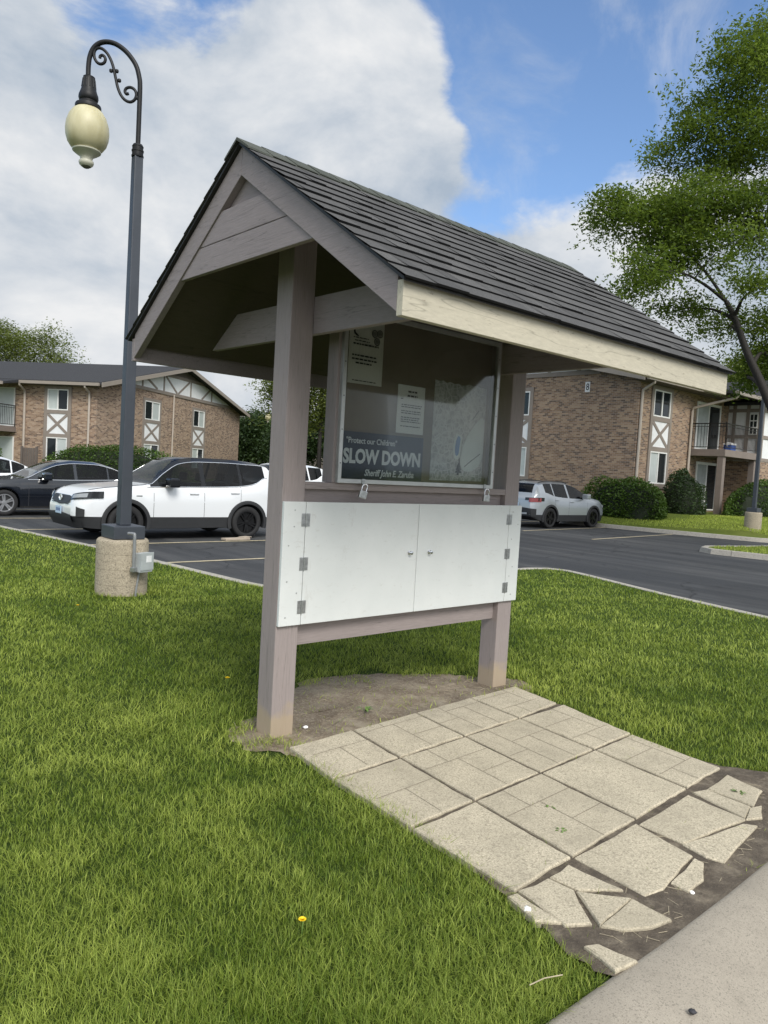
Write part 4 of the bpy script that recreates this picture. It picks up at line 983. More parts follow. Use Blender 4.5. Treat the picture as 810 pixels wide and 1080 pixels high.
    # seams, handles, mirrors
    for x in sp['seams']:
        m = MB()
        for s in (-1, 1):
            zs = np.linspace(max(zbot(x)+.06, sp['clad_z']-.1), zbelt(x)-.005, 7)
            for a, b in zip(zs[:-1], zs[1:]):
                vs = [(x-.004, s*(yside(x, a)+.0025), a), (x+.004, s*(yside(x, a)+.0025), a), (x+.004, s*(yside(x, b)+.0025), b), (x-.004, s*(yside(x, b)+.0025), b)]; m.add(vs, [(0, 1, 2, 3) if s < 0 else (3, 2, 1, 0)])
        m.build('door_seam', INK, made['body'])
    for x in sp['handles']:
        for s in (-1, 1):
            z = zbelt(x)-.13; y = yside(x, z); m = MB(); m.box(x-.10, x+.10, min(s*(y-.01), s*(y+.030)), max(s*(y-.01), s*(y+.030)), z-.016, z+.016); m.build('door_handle', sp['handle_mat'], r, bevel=.010)
    for s in (-1, 1):
        x = sp['mirror_x']; z = zbelt(x)+.08; y = hw(x)-.06
        m = MB(); m.box(x-.10, x+.12, min(s*(y+.04), s*(y+.29)), max(s*(y+.04), s*(y+.29)), z-.075, z+.115); mo = m.build('wing_mirror', sp['mirror_mat'], r, bevel=.04)
        a = MB(); a.box(x-.03, x+.05, min(s*(y-.02), s*(y+.08)), max(s*(y-.02), s*(y+.08)), z-.07, z-.02); a.build('mirror_arm', PLAS, mo, bevel=.01)
    if sp.get('chrome'):
        for s in (-1, 1):
            m = MB(); a, b = sp['windows'][0][0]-.25, sp['windows'][-1][1]+.05
            pts = [(x, s*(hw(x)-.048), zbelt(x)+.004) for x in np.linspace(a, b, 24)]; m.tube(pts, .010, 6)
            top = [(x, s*(ring(x)[8][0]+.006), ring(x)[8][1]) for x in np.linspace(a, b, 24)]; m.tube(top, .008, 6); m.build('window_trim', CHROME, r, smooth=True)
    for s in (-1, 1):
        if sp.get('rails'):
            m = MB(); a, b = sp['rails']; pts = [(x, s*(ring(x)[9][0]), ring(x)[9][1]+.035*math.sin(math.pi*min(1, max(0, (x-a)/(b-a))))**.3) for x in np.linspace(a, b, 20)]; m.tube(pts, .016, 8); m.build('roof_rail', PLAS, r, smooth=True)
    return r, patch, hw, shear, made
SUV = dict(suv=True, L=4.60, rw=.355, Ra=.415, axles=(.945, 3.60), clad_z=.47,
    top=[(0, .86), (.1, .94), (.3, 1.0), (.8, 1.065), (1.2, 1.105), (1.42, 1.14), (1.75, 1.42), (2.12, 1.665), (2.5, 1.725), (3.1, 1.735), (3.7, 1.71), (4.12, 1.64), (4.36, 1.30), (4.5, 1.06), (4.6, .98)],
    belt=[(0, .82), (.3, .94), (.8, 1.02), (1.2, 1.055), (1.42, 1.075), (2.4, 1.10), (3.3, 1.135), (3.75, 1.20), (4.05, 1.36), (4.2, 1.34), (4.4, 1.14), (4.6, .95)],
    plan=[(0, .60), (.03, .70), (.10, .79), (.25, .865), (.5, .905), (1.0, .925), (3.8, .925), (4.2, .895), (4.42, .84), (4.56, .76), (4.6, .70)],
    bottom=[(0, .30), (.15, .24), (.5, .22), (4.0, .24), (4.4, .32), (4.6, .42)], cowl=1.42, roof_front=2.14, roof_back=4.12, glass_end=4.40,
    windows=[(1.60, 2.52), (2.62, 3.42), (3.48, 4.02)], seams=(1.48, 2.57, 3.42), handles=(2.34, 3.28), mirror_x=1.80, paint=CWHITE, roof_mat=CBLACK, handle_mat=CWHITE, mirror_mat=CBLACK, rim=RIMB, chrome=True)
wr, patch, hw, shear, made = make_car((1.68, 12.03, LOT), 0, 'white SUV with black roof and black wheels parked behind the lamp base', 'suv', SUV)
wr.scale = (1.055, 1.02, 1.01)
Y = lambda a, b, n=9: list(np.linspace(a, b, n))
g_ = patch('grille', Y(-.50, .50, 11), lambda y: .66+.06*abs(y)/.5, lambda y: .855-.03*(abs(y) > .47), PLAS, .014)
m = MB()
for z in (.69, .72, .75, .78, .81, .835): m.box(-.020+.16*max(0, (z-.66)/.4), -.012+.16*max(0, (z-.66)/.4)+.004, -.46, .46, z-.006, z+.006)
m.build('grille_slat', INK, g_)
m = MB(); TT = Matrix.Translation((.022, 0, .79)) @ Matrix.Rotation(R(-82), 4, 'Y')
for a, b in ((.078, .055), (.030, .054), (.052, .022)):
    pts = [TT @ Vector((b*math.sin(t), a*math.cos(t), .012)) for t in np.linspace(0, 2*math.pi, 25)]; m.tube(pts, .007, 6)
m.build('emblem', CHROME, wr, smooth=True)
patch('lower_grille', Y(-.62, .62, 13), lambda y: .30+.05*abs(y), lambda y: .52-.05*abs(y), PLAS, .016)
patch('bumper_lip', Y(-.80, .80, 21), lambda y: .235, lambda y: .335+.10*max(0, abs(y)-.45), PLAS, .020)
for s in (-1, 1):
    ys = Y(s*.50, s*.905, 12)
    h = patch('headlight', ys, lambda y: .775+.06*(abs(y)-.5)/.4, lambda y: .885+.085*(abs(y)-.5)/.4, LENSD, .012)
    patch('lamp_lens', Y(s*.56, s*.84, 8), lambda y: .805+.05*(abs(y)-.5)/.4, lambda y: .868+.07*(abs(y)-.5)/.4, LENS, .018, parent=h)
    patch('fog_lamp_slot', Y(s*.74, s*.84, 6), lambda y: .46+.1*(abs(y)-.74), lambda y: .66-.5*(abs(y)-.74), PLAS, .012)
m = MB(); m.box(-.035, -.020, -.155, .155, .475, .625); pl = m.build('number_plate', PLATE, wr, bevel=.004)
m = MB()
for k in range(7): m.box(-.0365, -.0352, -.125+.037*k, -.103+.037*k, .525, .585)
m.build('plate_marks', PLATEK, pl)
m = MB(); m.box(4.33, 4.345, .915, .93, .95, 1.02)
for s in (-1, 1): patch('tail_light', Y(s*.62, s*.90, 8), lambda y: .93, lambda y: 1.06, RED, .012, 'tail')
m = MB()
for s in (-1, 1): m.box(.0+1.12, 1.24, s*.926-.002, s*.926+.002, .885, .908)
m.build('side_badge', CHROME, wr)

SEDAN = dict(suv=False, L=4.95, rw=.33, Ra=.365, axles=(.98, 3.82), clad_z=.34,
    top=[(0, .66), (.1, .74), (.4, .83), (1.0, .925), (1.45, .97), (1.9, 1.21), (2.35, 1.41), (2.8, 1.475), (3.3, 1.465), (3.75, 1.37), (4.2, 1.17), (4.45, 1.08), (4.8, 1.05), (4.95, .98)],
    belt=[(0, .62), (.4, .78), (1.0, .88), (1.5, .93), (2.6, .95), (3.6, .985), (4.2, 1.01), (4.95, .93)],
    plan=[(0, .52), (.04, .66), (.14, .78), (.35, .87), (.7, .905), (1.2, .92), (3.8, .92), (4.4, .88), (4.75, .80), (4.92, .70), (4.95, .64)],
    bottom=[(0, .26), (.3, .2), (4.5, .22), (4.95, .34)], cowl=1.45, roof_front=2.42, roof_back=3.62, glass_end=4.42,
    windows=[(1.78, 2.72), (2.80, 3.62), (3.66, 4.02)], seams=(1.55, 2.76, 3.72), handles=(2.55, 3.50), mirror_x=1.95, paint=CNAVY, roof_mat=CNAVY, handle_mat=CNAVY, mirror_mat=CNAVY, rim=RIMS, chrome=True, screen=None)
sr, patch, hw, shear, made = make_car((.98, 17.9, LOT), 0, 'dark navy sedan with chrome window trim parked left of the white SUV', 'car', SEDAN)
for s in (-1, 1): patch('headlight', Y(s*.46, s*.86, 10), lambda y: .60, lambda y: .69+.06*(abs(y)-.46), LENS, .012); patch('tail_light', Y(s*.5, s*.84, 8), lambda y: .78, lambda y: .92, RED, .012, 'tail')
patch('grille', Y(-.4, .4, 9), lambda y: .42, lambda y: .60, PLAS, .014)
SED2 = dict(SEDAN); SED2.update(paint=CWHITE, roof_mat=CWHITE, handle_mat=CWHITE, mirror_mat=CWHITE, chrome=False)
ar, patch, *_ = make_car((-.6, 21.3, LOT), 0, 'white car mostly hidden behind the dark navy sedan', 'car', SED2)
for s in (-1, 1): patch('headlight', Y(s*.46, s*.86, 10), lambda y: .60, lambda y: .69, LENS, .012); patch('tail_light', Y(s*.5, s*.84, 8), lambda y: .78, lambda y: .92, RED, .012, 'tail')
SUV2 = dict(SUV); SUV2.update(chrome=False, paint=CWHITE, roof_mat=CWHITE, handle_mat=PLAS, rim=RIMS)
br, patch, *_ = make_car((9.75, 20.3, LOT), 0, 'white SUV with white roof in the far row behind the nearer white SUV', 'suv', SUV2)
for s in (-1, 1): patch('headlight', Y(s*.50, s*.9, 10), lambda y: .79, lambda y: .87, LENS, .012); patch('tail_light', Y(s*.6, s*.88, 8), lambda y: .90, lambda y: 1.06, RED, .012, 'tail')
GSUV = dict(SUV); GSUV.update(chrome=False, cowl=1.18, mirror_x=1.62, seams=(1.35, 2.52, 3.38), L=4.58, rw=.36, Ra=.41, axles=(.90, 3.60), paint=CGREY, roof_mat=CGREY, handle_mat=CGREY, mirror_mat=CGREY, rim=RIMB, rails=(2.2, 4.0),
    top=[(0, .84), (.1, .92), (.3, 1.0), (.8, 1.075), (1.15, 1.12), (1.6, 1.37), (2.05, 1.57), (2.5, 1.635), (3.1, 1.64), (3.7, 1.61), (4.15, 1.53), (4.38, 1.25), (4.5, 1.08), (4.58, 1.0)],
    belt=[(0, .80), (.3, .93), (.8, 1.01), (1.2, 1.05), (2.4, 1.07), (3.3, 1.12), (3.9, 1.24), (4.2, 1.25), (4.45, 1.12), (4.58, .96)], windows=[(1.45, 2.46), (2.56, 3.36), (3.42, 3.92)])
gr, patch, hw, shear, made = make_car((22.06, 13.12, LOT), math.pi, 'silver grey SUV parked nose in before the brown brick building', 'suv', GSUV)
for s in (-1, 1):
    t = patch('tail_light', Y(s*.50, s*.915, 12), lambda y: .96-.02*(abs(y) > .8), lambda y: 1.05+.04*(abs(y)-.5), LENSD, .014, 'tail'); patch('lamp_lens', Y(s*.66, s*.90, 8), lambda y: .90+.03*(abs(y)-.6), lambda y: 1.045, RED, .020, 'tail', parent=t)
    patch('headlight', Y(s*.52, s*.9, 10), lambda y: .76, lambda y: .86, LENS, .012)
patch('rear_bumper', Y(-.86, .86, 21), lambda y: .40, lambda y: .70-.08*max(0, abs(y)-.5), PLAS, .016, 'tail'); patch('skid_plate', Y(-.62, .62, 13), lambda y: .44+.05*abs(y), lambda y: .50+.05*abs(y), RIMS, .022, 'tail')
m = MB(); m.box(4.60, 4.625, -.26, .26, .74, .86); m.build('number_plate', PLATE, gr)
# pale flattened board lying near the white SUV
m = MB(); MM = Matrix.Translation((5.0, 10.75, LOT+.006)) @ Matrix.Rotation(R(8), 4, 'Z'); m.box(-.33, .33, -.09, .09, 0, .045, MM); m.box(.15, .42, -.12, .05, .046, .06, MM @ Matrix.Rotation(R(14), 4, 'Z'))
tag(m.build('flat_board', CARD, bevel=.006), 'pale flat board lying on the asphalt by the rear wheel of the white SUV', 'board')

# ------------------------------------------------------------------ apartment buildings
GW, RIDGE_X = 19.6, 9.75
def apartment(root, X, dz, wall_mat, depth=46, upper=True, gcol=((4.77, 6.95), (11.25, 13.35)), scol=((1.5, 3.15),), pipes=((8.5,), (.40,)), base=-.1):
    """X maps plan (along gable, along long side) to the root's frame"""
    def MX(u_axis):
        # (u, outward, z) -> root frame for gable ('g') or long side ('s')
        if u_axis == 'g': return X @ Matrix(((1, 0, 0, 0), (0, -1, 0, 0), (0, 0, 1, 0), (0, 0, 0, 1)))
        return X @ Matrix(((0, -1, 0, 0), (1, 0, 0, 0), (0, 0, 1, 0), (0, 0, 0, 1)))
    EZ, RZ = 5.35+dz, 7.50+dz; sl = (RZ-EZ)/RIDGE_X
    m = MB(); pent = [(0, 0, base), (GW, 0, base), (GW, 0, EZ-.02), (RIDGE_X, 0, RZ-.02), (0, 0, EZ-.02)]
    n = len(pent); V = [X @ Vector(p) for p in pent] + [X @ Vector((a, depth, c)) for a, b, c in pent]
    m.add(V, [tuple(range(n)), tuple(range(2*n-1, n-1, -1))] + [(i, (i+1) % n, (i+1) % n+n, i+n) for i in range(n)]); m.build('wall', wall_mat, root)
    oh = .55; m = MB()
    for sgn in (-1, 1):
        a = RIDGE_X; b = -oh if sgn < 0 else GW+oh; zb = RZ - abs(b-a)*(sl if sgn < 0 else (RZ-EZ)/(GW-RIDGE_X))
        m.prism([X @ Vector(p) for p in ((a, -.6, RZ+.14), (b, -.6, zb+.14), (b, -.6, zb+.0), (a, -.6, RZ+.0))], X.to_3x3() @ Vector((0, depth+1.2, 0)))
    rf = m.build('roof', ROOFM, root); t = rf.data.attributes.new('tint', 'FLOAT', 'POINT'); t.data.foreach_set('value', np.full(len(rf.data.vertices), .5, np.float32))
    v = MB(); v.tube([X @ Vector((8.4, 3.4, RZ-.5)), X @ Vector((8.4, 3.4, RZ+.30))], .06, 8); v.build('roof_vent', DOWNP, rf)
    # rake trim and gutter
    m = MB()
    for sgn in (-1, 1):
        a = RIDGE_X; b = -oh if sgn < 0 else GW+oh; zb = RZ - abs(b-a)*(sl if sgn < 0 else (RZ-EZ)/(GW-RIDGE_X))
        m.prism([X @ Vector(p) for p in ((a, -.655, RZ+.11), (b, -.655, zb+.11), (b, -.655, zb-.13), (a, -.655, RZ-.13))], X.to_3x3() @ Vector((0, .05, 0)))
    m.build('rake_trim', GUTM, root)
    G, Sd = MX('g'), MX('s')
    m = MB(); m.box(-.5, depth, oh+.002, oh+.13, EZ-.20, EZ-.04, Sd); m.build('gutter', GUTM, root)
    m = MB(); m.box(-.4, depth, .0, oh, EZ-.21, EZ-.18, Sd); m.build('eave_soffit', TRIMD, root)
    # half-timbered gable
    roofz = lambda u: RZ - abs(u-RIDGE_X)*(sl if u < RIDGE_X else (RZ-EZ)/(GW-RIDGE_X)) - .05
    z0, z1 = 5.75+dz, 6.75+dz
    def below(zlo, zhi, nst=24):
        a = RIDGE_X-(RZ-.05-zlo)/sl; b = RIDGE_X+(RZ-.05-zlo)/((RZ-EZ)/(GW-RIDGE_X)); us = np.linspace(a, b, nst); return [(u, zlo) for u in (a, b)] + [(u, min(zhi, roofz(u))) for u in us[::-1]]
    def gpoly(name, poly, o0, o1, mat):
        m = MB(); m.prism([G @ Vector((u, o0, z)) for u, z in poly], G.to_3x3() @ Vector((0, o1-o0, 0))); return m.build(name, mat, root)
    gpoly('stucco_panel', below(z0, z1), .004, .03, STUCCO); gpoly('gable_siding', below(z1+.16, 99), .004, .035, TRIMD)
    def bars_(name, segs, w, o0, o1, mat):
        m = MB()
        for (a, b) in segs:
            a = Vector((a[0], 0, a[1])); b = Vector((b[0], 0, b[1])); d = (b-a).normalized(); nn = Vector((-d.z, 0, d.x))*w/2
            m.prism([G @ (p + Vector((0, o0, 0))) for p in (a-nn, b-nn, b+nn, a+nn)], G.to_3x3() @ Vector((0, o1-o0, 0)))
        return m.build(name, mat, root)
    segs = [((1.9, z0-.09), (17.6, z0-.09)), ((6.5, z1+.08), (13.1, z1+.08))]
    bars_('timber_rail', segs, .20, .004, .055, TRIM)
    V_ = [((u, z0), (u, min(z1, roofz(u)))) for u in (4.6, 7.2, 10.9, 14.2)]; bars_('timber_upright', V_, .17, .005, .051, TRIM)
    bars_('timber_brace', [((5.0, min(z1, roofz(5))-.05), (6.4, z0+.02)), ((7.4, z1-.03), (9.0, z0+.02)), ((9.1, z0+.02), (10.7, z1-.03)), ((12.6, z0+.02), (13.9, z1-.2)), ((2.9, z0+.02), (3.9, z0+.4))], .15, .006, .046, TRIM)
    def win(Mx, u0, u1, za, zb, left_dark=True, o=.03):
        f = MB(); w = .055
        f.box(u0, u1, .0, o+.03, za, za+w, Mx); f.box(u0, u1, .0, o+.03, zb-w, zb, Mx); f.box(u0, u0+w, .001, o+.028, za+w, zb-w, Mx); f.box(u1-w, u1, .001, o+.028, za+w, zb-w, Mx); um = (u0+u1)/2; f.box(um-.035, um+.035, .001, o+.026, za+w, zb-w, Mx)
        fr = f.build('window', WINF, root)
        for k, (a, b) in enumerate(((u0+w, um-.035), (um+.035, u1-w))):
            p = MB(); p.box(a, b, .0015, .018, za+w, zb-w, Mx); p.build('pane', (WGLASS if left_dark is None or (k == 0) == left_dark else CURT2), fr)
    def col(Mx, a, b, lo=True):
        m = MB(); t = .19; zlo = .75+dz
        m.box(a, a+t, .003, .06, zlo, EZ-.22, Mx); m.box(b-t, b, .003, .06, zlo, EZ-.22, Mx)
        for z, h in ((EZ-.40, .18), (3.62+dz, .20), (2.33+dz, .20), (zlo, .2)): m.box(a+t, b-t, .003, .055, z, z+h, Mx)
        tr = m.build('timber_surround', TRIM, root)
        p = MB(); p.box(a+t, b-t, .003, .028, 2.53+dz, 3.62+dz, Mx); sp = p.build('stucco_panel', STUCCO, root)
        x = MB()
        for (p0, p1) in (((a+t, 2.53+dz), (b-t, 3.62+dz)), ((a+t, 3.62+dz), (b-t, 2.53+dz))):
            A = Vector((p0[0], 0, p0[1])); B = Vector((p1[0], 0, p1[1])); d = (B-A).normalized(); nn = Vector((-d.z, 0, d.x))*.075; o = .029 if p0[1] < p1[1] else .031
            x.prism([Mx @ (q + Vector((0, .004, 0))) for q in (A-nn, B-nn, B+nn, A+nn)], Mx.to_3x3() @ Vector((0, o+.012, 0)))
        x.build('timber_cross', TRIM, sp)
        win(Mx, a+t, b-t, 3.82+dz, EZ-.40, upper); win(Mx, a+t, b-t, .95+dz, 2.33+dz, False)
    for a, b in gcol: col(G, a, b)
    for a, b in scol: col(Sd, a, b)
    for u in pipes[0]:
        m = MB(); m.tube([G @ Vector((u, .07, EZ+.30)), G @ Vector((u, .07, .0+dz))], .055, 8); m.build('downpipe', DOWNP, root, smooth=True)
    for u in pipes[1]:
        m = MB(); m.tube([Sd @ Vector((u-.05, oh+.06, EZ-.20)), Sd @ Vector((u-.05, oh+.05, EZ-.28)), Sd @ Vector((u, .10, EZ-.55)), Sd @ Vector((u, .08, EZ-.75)), Sd @ Vector((u, .08, .0+dz))], .06, 8); m.build('downpipe', DOWNP, root, smooth=True)
    return G, Sd, EZ, win
def railing(root, pts, z0, h, Mx, name='railing'):
    m = MB()
    for (a, b) in zip(pts[:-1], pts[1:]):
        A = Vector((a[0], a[1], 0)); B = Vector((b[0], b[1], 0)); L_ = (B-A).length
        for z, r_ in ((z0+h, .026), (z0+.10, .018), (z0+h-.13, .014)): m.tube([Mx @ (A+Vector((0, 0, z))), Mx @ (B+Vector((0, 0, z)))], r_, 6)
        n = int(L_/.13)
        for k in range(n+1):
            p = A + (B-A)*k/n; m.tube([Mx @ (p+Vector((0, 0, z0+(0 if k in (0, n) else .1)))), Mx @ (p+Vector((0, 0, z0+h+(.05 if k in (0, n) else 0))))], .024 if k in (0, n) else .011, 6)
    return m.build(name, IRON, root)
# left building, turned away behind the parked cars
B1 = empty('apartment_building', (11.752, 37.244, 0), R(36.743), 'left brick apartment block with half timbered gable beyond the parked cars', 'building', 'brick apartment blocks')
G1, S1, EZ1, win1 = apartment(B1, Matrix.Identity(4), 0, BRICKA, pipes=((8.5,), (.40, 4.35)))
# balcony bay on its long side
m = MB(); m.box(4.9, 9.4, .0, 1.5, 2.50, 2.80, S1); m.build('balcony_deck', DECK, B1); railing(B1, [(4.95, .05), (4.95, 1.45), (9.35, 1.45), (9.35, .05)], 2.80, 1.15, S1)
m = MB()
for u in (5.0, 9.3): m.box(u-.08, u+.08, 1.30, 1.46, -.1, 2.5, S1)
m.build('balcony_post', DECK, B1)
for za, zb in ((2.82, 4.95), (.1, 2.25)): win1(S1, 5.0, 7.2, za, zb, False)
m = MB(); m.prism([S1 @ Vector(p) for p in ((4.3, .5, 5.36), (4.3, 1.9, 5.08), (4.3, 1.9, 4.98), (4.3, .5, 5.20))], S1.to_3x3() @ Vector((5.6, 0, 0))); o = m.build('porch_roof', ROOFM, B1); o.data.attributes.new('tint', 'FLOAT', 'POINT')
m = MB(); m.box(4.28, 9.95, 1.9, 2.0, 4.93, 5.09, S1); m.build('gutter', GUTM, B1)
# right building, square to the car park
XS = Matrix(((0, 1, 0, 25.04), (1, 0, 0, 12.935), (0, 0, 1, 0), (0, 0, 0, 1)))
B2 = empty('apartment_building', (25.04, 12.935, .3), 0, 'right brown brick apartment block with white number plaque and railed balcony', 'building', 'brick apartment blocks')
X2 = Matrix.Translation((0, 0, -.3)) @ Matrix(((0, 1, 0, 0), (1, 0, 0, 0), (0, 0, 1, 0), (0, 0, 0, 1)))
G2, S2, EZ2, win2 = apartment(B2, X2, .72, BRICKB, depth=40, upper=None, gcol=((5.40, 7.5), (11.9, 14.0)), scol=((.95, 2.75),), pipes=((), (.10,)), base=-.2)
pq = MB(); pq.box(2.40, 2.64, .001, .02, 5.52, 5.96, G2); plq = pq.build('number_plaque', STUCCO, B2)
tm = Matrix.Translation((-.024, 2.64-12.935+12.935-.045, 5.30)) @ Matrix.Rotation(R(-90), 4, 'Z') @ Matrix.Rotation(R(90), 4, 'X')
text_mesh('lettering', '8', .42, INK, plq, tm, .001, .006, .8)
BX0, BX1, BY1 = 29.68-25.04, 33.27-25.04, 12.935-11.28
m = MB(); m.box(BX0, BX1, .002, BY1, 3.06, 3.36, S2); m.build('balcony_deck', DECK, B2)
railing(B2, [(BX0+.05, .06), (BX0+.05, BY1-.05), (BX1-.05, BY1-.05)], 3.36, 1.15, S2)
for u in (BX0+.16, BX1-.16):
    m = MB(); m.box(u-.13, u+.13, BY1-.34, BY1-.08, .2, 3.06, S2); m.build('balcony_post', DECK, B2)
for za, zb, a, b in ((3.38, 5.45, 30.2-25.04, 32.4-25.04), (.55, 2.70, 30.55-25.04, 32.5-25.04)):
    f = MB(); f.box(a-.1, b+.1, .002, .05, zb, zb+.12, S2); f.box(a-.1, a, .002, .05, za, zb, S2); f.box(b, b+.1, .002, .05, za, zb, S2); um = (a+b)/2; f.box(um-.04, um+.04, .003, .045, za, zb, S2); f.box(a, b, .003, .04, za, za+.06, S2); d = f.build('sliding_door', WINF, B2)
    for k, (q0, q1) in enumerate(((a, um-.04), (um+.04, b))): g = MB(); g.box(q0, q1, .004, .02, za+.06, zb, S2); g.build('pane', CURT if k == 0 else WGLASS, d)
# roof carried out over the balcony, with its gutter and downpipe
m = MB(); m.prism([S2 @ Vector(p) for p in ((4.2, .3, 6.24), (4.2, 2.05, 5.86), (4.2, 2.05, 5.74), (4.2, .3, 6.05))], S2.to_3x3() @ Vector((12, 0, 0))); o = m.build('porch_roof', ROOFM, B2); o.data.attributes.new('tint', 'FLOAT', 'POINT')
m = MB(); m.box(4.18, 16.3, 2.052, 2.17, 5.72, 5.87, S2); m.build('gutter', GUTM, B2)
m = MB(); m.tube([S2 @ Vector(p) for p in ((4.55, 2.1, 5.73), (4.53, 2.0, 5.60), (4.50, .14, 5.20), (4.50, .09, 5.05), (4.50, .09, .4))], .06, 8); m.build('downpipe', DOWNP, B2, smooth=True)
# projecting half-timbered wing right of the balcony
WX = 33.42-25.04
m = MB(); m.box(WX, WX+7.4, -.1, 1.62, .2, 3.0, S2); m.build('wing_brick_base', BRICKB, B2)
m = MB(); m.box(WX+.001, WX+7.39, -.1, 1.60, 3.001, 5.73, S2); wg = m.build('wing_wall', STUCCO, B2)
m = MB()
for v in (1.52, .95, .3): m.box(WX-.045, WX, v-.08, v+.08, 3.0, 5.70, S2)
for z in (3.02, 4.10, 5.35): m.box(WX-.04, WX-.001, .02, 1.60, z, z+.16, S2)
for u in (0.1, 2.4, 4.8, 7.3): m.box(WX+u-.09, WX+u+.09, 1.601, 1.645, 3.0, 5.7, S2)
for z in (3.02, 4.10, 5.35): m.box(WX+.0, WX+7.4, 1.602, 1.64, z, z+.16, S2)
m.build('wing_timber', TRIM, wg)
wv = MB(); wv.box(WX-.07, WX-.0455, 1.05, 1.43, 4.28, 5.28, S2); w_ = wv.build('window', WINF, B2)
m = MB()
for a in (1.09, 1.26):
    for z in (4.32, 4.64, 4.96): m.box(WX-.074, WX-.0705, a, a+.13, z, z+.27, S2)
m.build('pane', WGLASS, w_)
m = MB(); gx = WX+3.7
m.prism([S2 @ Vector(p) for p in ((gx, 2.2, 7.35), (gx+4.3, 2.2, 5.78), (gx+4.3, 2.2, 5.62), (gx, 2.2, 7.2))], S2.to_3x3() @ Vector((0, -9, 0))); m.prism([S2 @ Vector(p) for p in ((gx, 2.2, 7.35), (gx-4.3, 2.2, 5.78), (gx-4.3, 2.2, 5.62), (gx, 2.2, 7.2))], S2.to_3x3() @ Vector((0, -9, 0)))
o = m.build('wing_roof', ROOFM, B2); o.data.attributes.new('tint', 'FLOAT', 'POINT')
m = MB(); m.prism([S2 @ Vector(p) for p in ((gx-4.2, 1.62, 5.74), (gx+4.2, 1.62, 5.74), (gx, 1.62, 7.22))], S2.to_3x3() @ Vector((0, -.1, 0))); m.build('stucco_panel', STUCCO, B2)
m = MB()
for sg in (-1, 1): m.prism([S2 @ Vector(p) for p in ((gx, 2.21, 7.33), (gx+sg*4.32, 2.21, 5.76), (gx+sg*4.32, 2.21, 5.55), (gx, 2.21, 7.12))], S2.to_3x3() @ Vector((0, .04, 0)))
m.build('rake_trim', DOWNP, B2)
# things on the balcony and patio
cl = empty('cool_box', (31.15, 11.75, 3.361), 0, 'blue cool box with white lid standing on the railed balcony', 'cool box')
m = MB(); m.box(-.26, .26, -.17, .17, 0, .27); m.build('box_body', BLUEP, cl, bevel=.02); m = MB(); m.box(-.275, .275, -.185, .185, .272, .34); m.build('lid', WHITEPL, cl, bevel=.015); m = MB(); m.tube([(-.28, 0, .2), (-.3, 0, .3), (-.3, 0, .38), (.3, 0, .38), (.3, 0, .3), (.28, 0, .2)], .012, 6); m.build('handle', WHITEPL, cl)
ch = empty('patio_chair', (28.55, 11.75, .48), R(-30), 'grey blue patio chair under the balcony beside the round bush', 'chair')
m = MB(); m.box(-.25, .25, -.25, .25, .40, .45); m.build('seat', CHAIRM, ch, bevel=.01); m = MB(); m.box(-.25, .25, .22, .26, .46, 1.0, Matrix.Rotation(R(-8), 4, 'X')); m.build('backrest', CHAIRM, ch, bevel=.01)
for a in (-.23, .23):
    for b in (-.23, .23): m = MB(); m.tube([(a, b, 0), (a, b, .40)], .014, 6); m.build('leg', IRON, ch)
# far, dark-roofed building between the trees
B3 = empty('apartment_building', (36, 62, 0), R(20), 'low dark grey roofed building far behind among trees', 'building', 'brick apartment blocks')
m = MB(); m.box(-9, 22, 0, 9, -.1, 4.6); m.build('wall', TRIMD, B3)
m = MB(); m.prism([(-9.6, -.7, 4.4), (-9.6, 4.5, 6.9), (-9.6, 9.7, 4.4)], (32.4, 0, 0)); rf = m.build('roof', plain('weathered_grey_roof', (.16, .15, .14), .9), B3)
m = MB(); m.box(-9.2, 22.2, -.06, -.002, 2.2, 2.6); m.build('timber_rail', TRIM, B3)
for k in range(6):
    m = MB(); x = -7+4.6*k; m.box(x, x+1.6, -.05, -.002, 3.0, 4.1); w_ = m.build('window', TRIM, B3); m = MB(); m.box(x+.12, x+1.48, -.06, -.051, 3.1, 4.0); m.build('pane', WGLASS, w_)

# ------------------------------------------------------------------ vegetation
def leaf_quads(C, size, asp=.46, flat=.35, tint=None, rg=rng):
    """one folded diamond leaf per centre; flat: 1 = all level, 0 = any direction"""
    n = len(C); C = np.asarray(C); s = size*rg.uniform(.6, 1.35, n)[:, None]
    nr = rg.normal(size=(n, 3)); nr[:, 2] = np.abs(nr[:, 2]) + flat*2.2; nr /= np.linalg.norm(nr, axis=1, keepdims=True)
    a = rg.normal(size=(n, 3)); a -= nr*(a*nr).sum(1, keepdims=True); a /= np.linalg.norm(a, axis=1, keepdims=True); b = np.cross(nr, a)
    V = np.stack([C - a*s*.5, C - b*s*asp*.5 + nr*s*.06, C + a*s*.5 - nr*s*.1, C + b*s*asp*.5 + nr*s*.06], 1).reshape(-1, 3)
    Fq = np.arange(n*4).reshape(n, 4)
    t = rg.random(n) if tint is None else np.clip(tint + rg.normal(scale=.16, size=n), 0, 1)
    return V, Fq, np.repeat(t, 4)
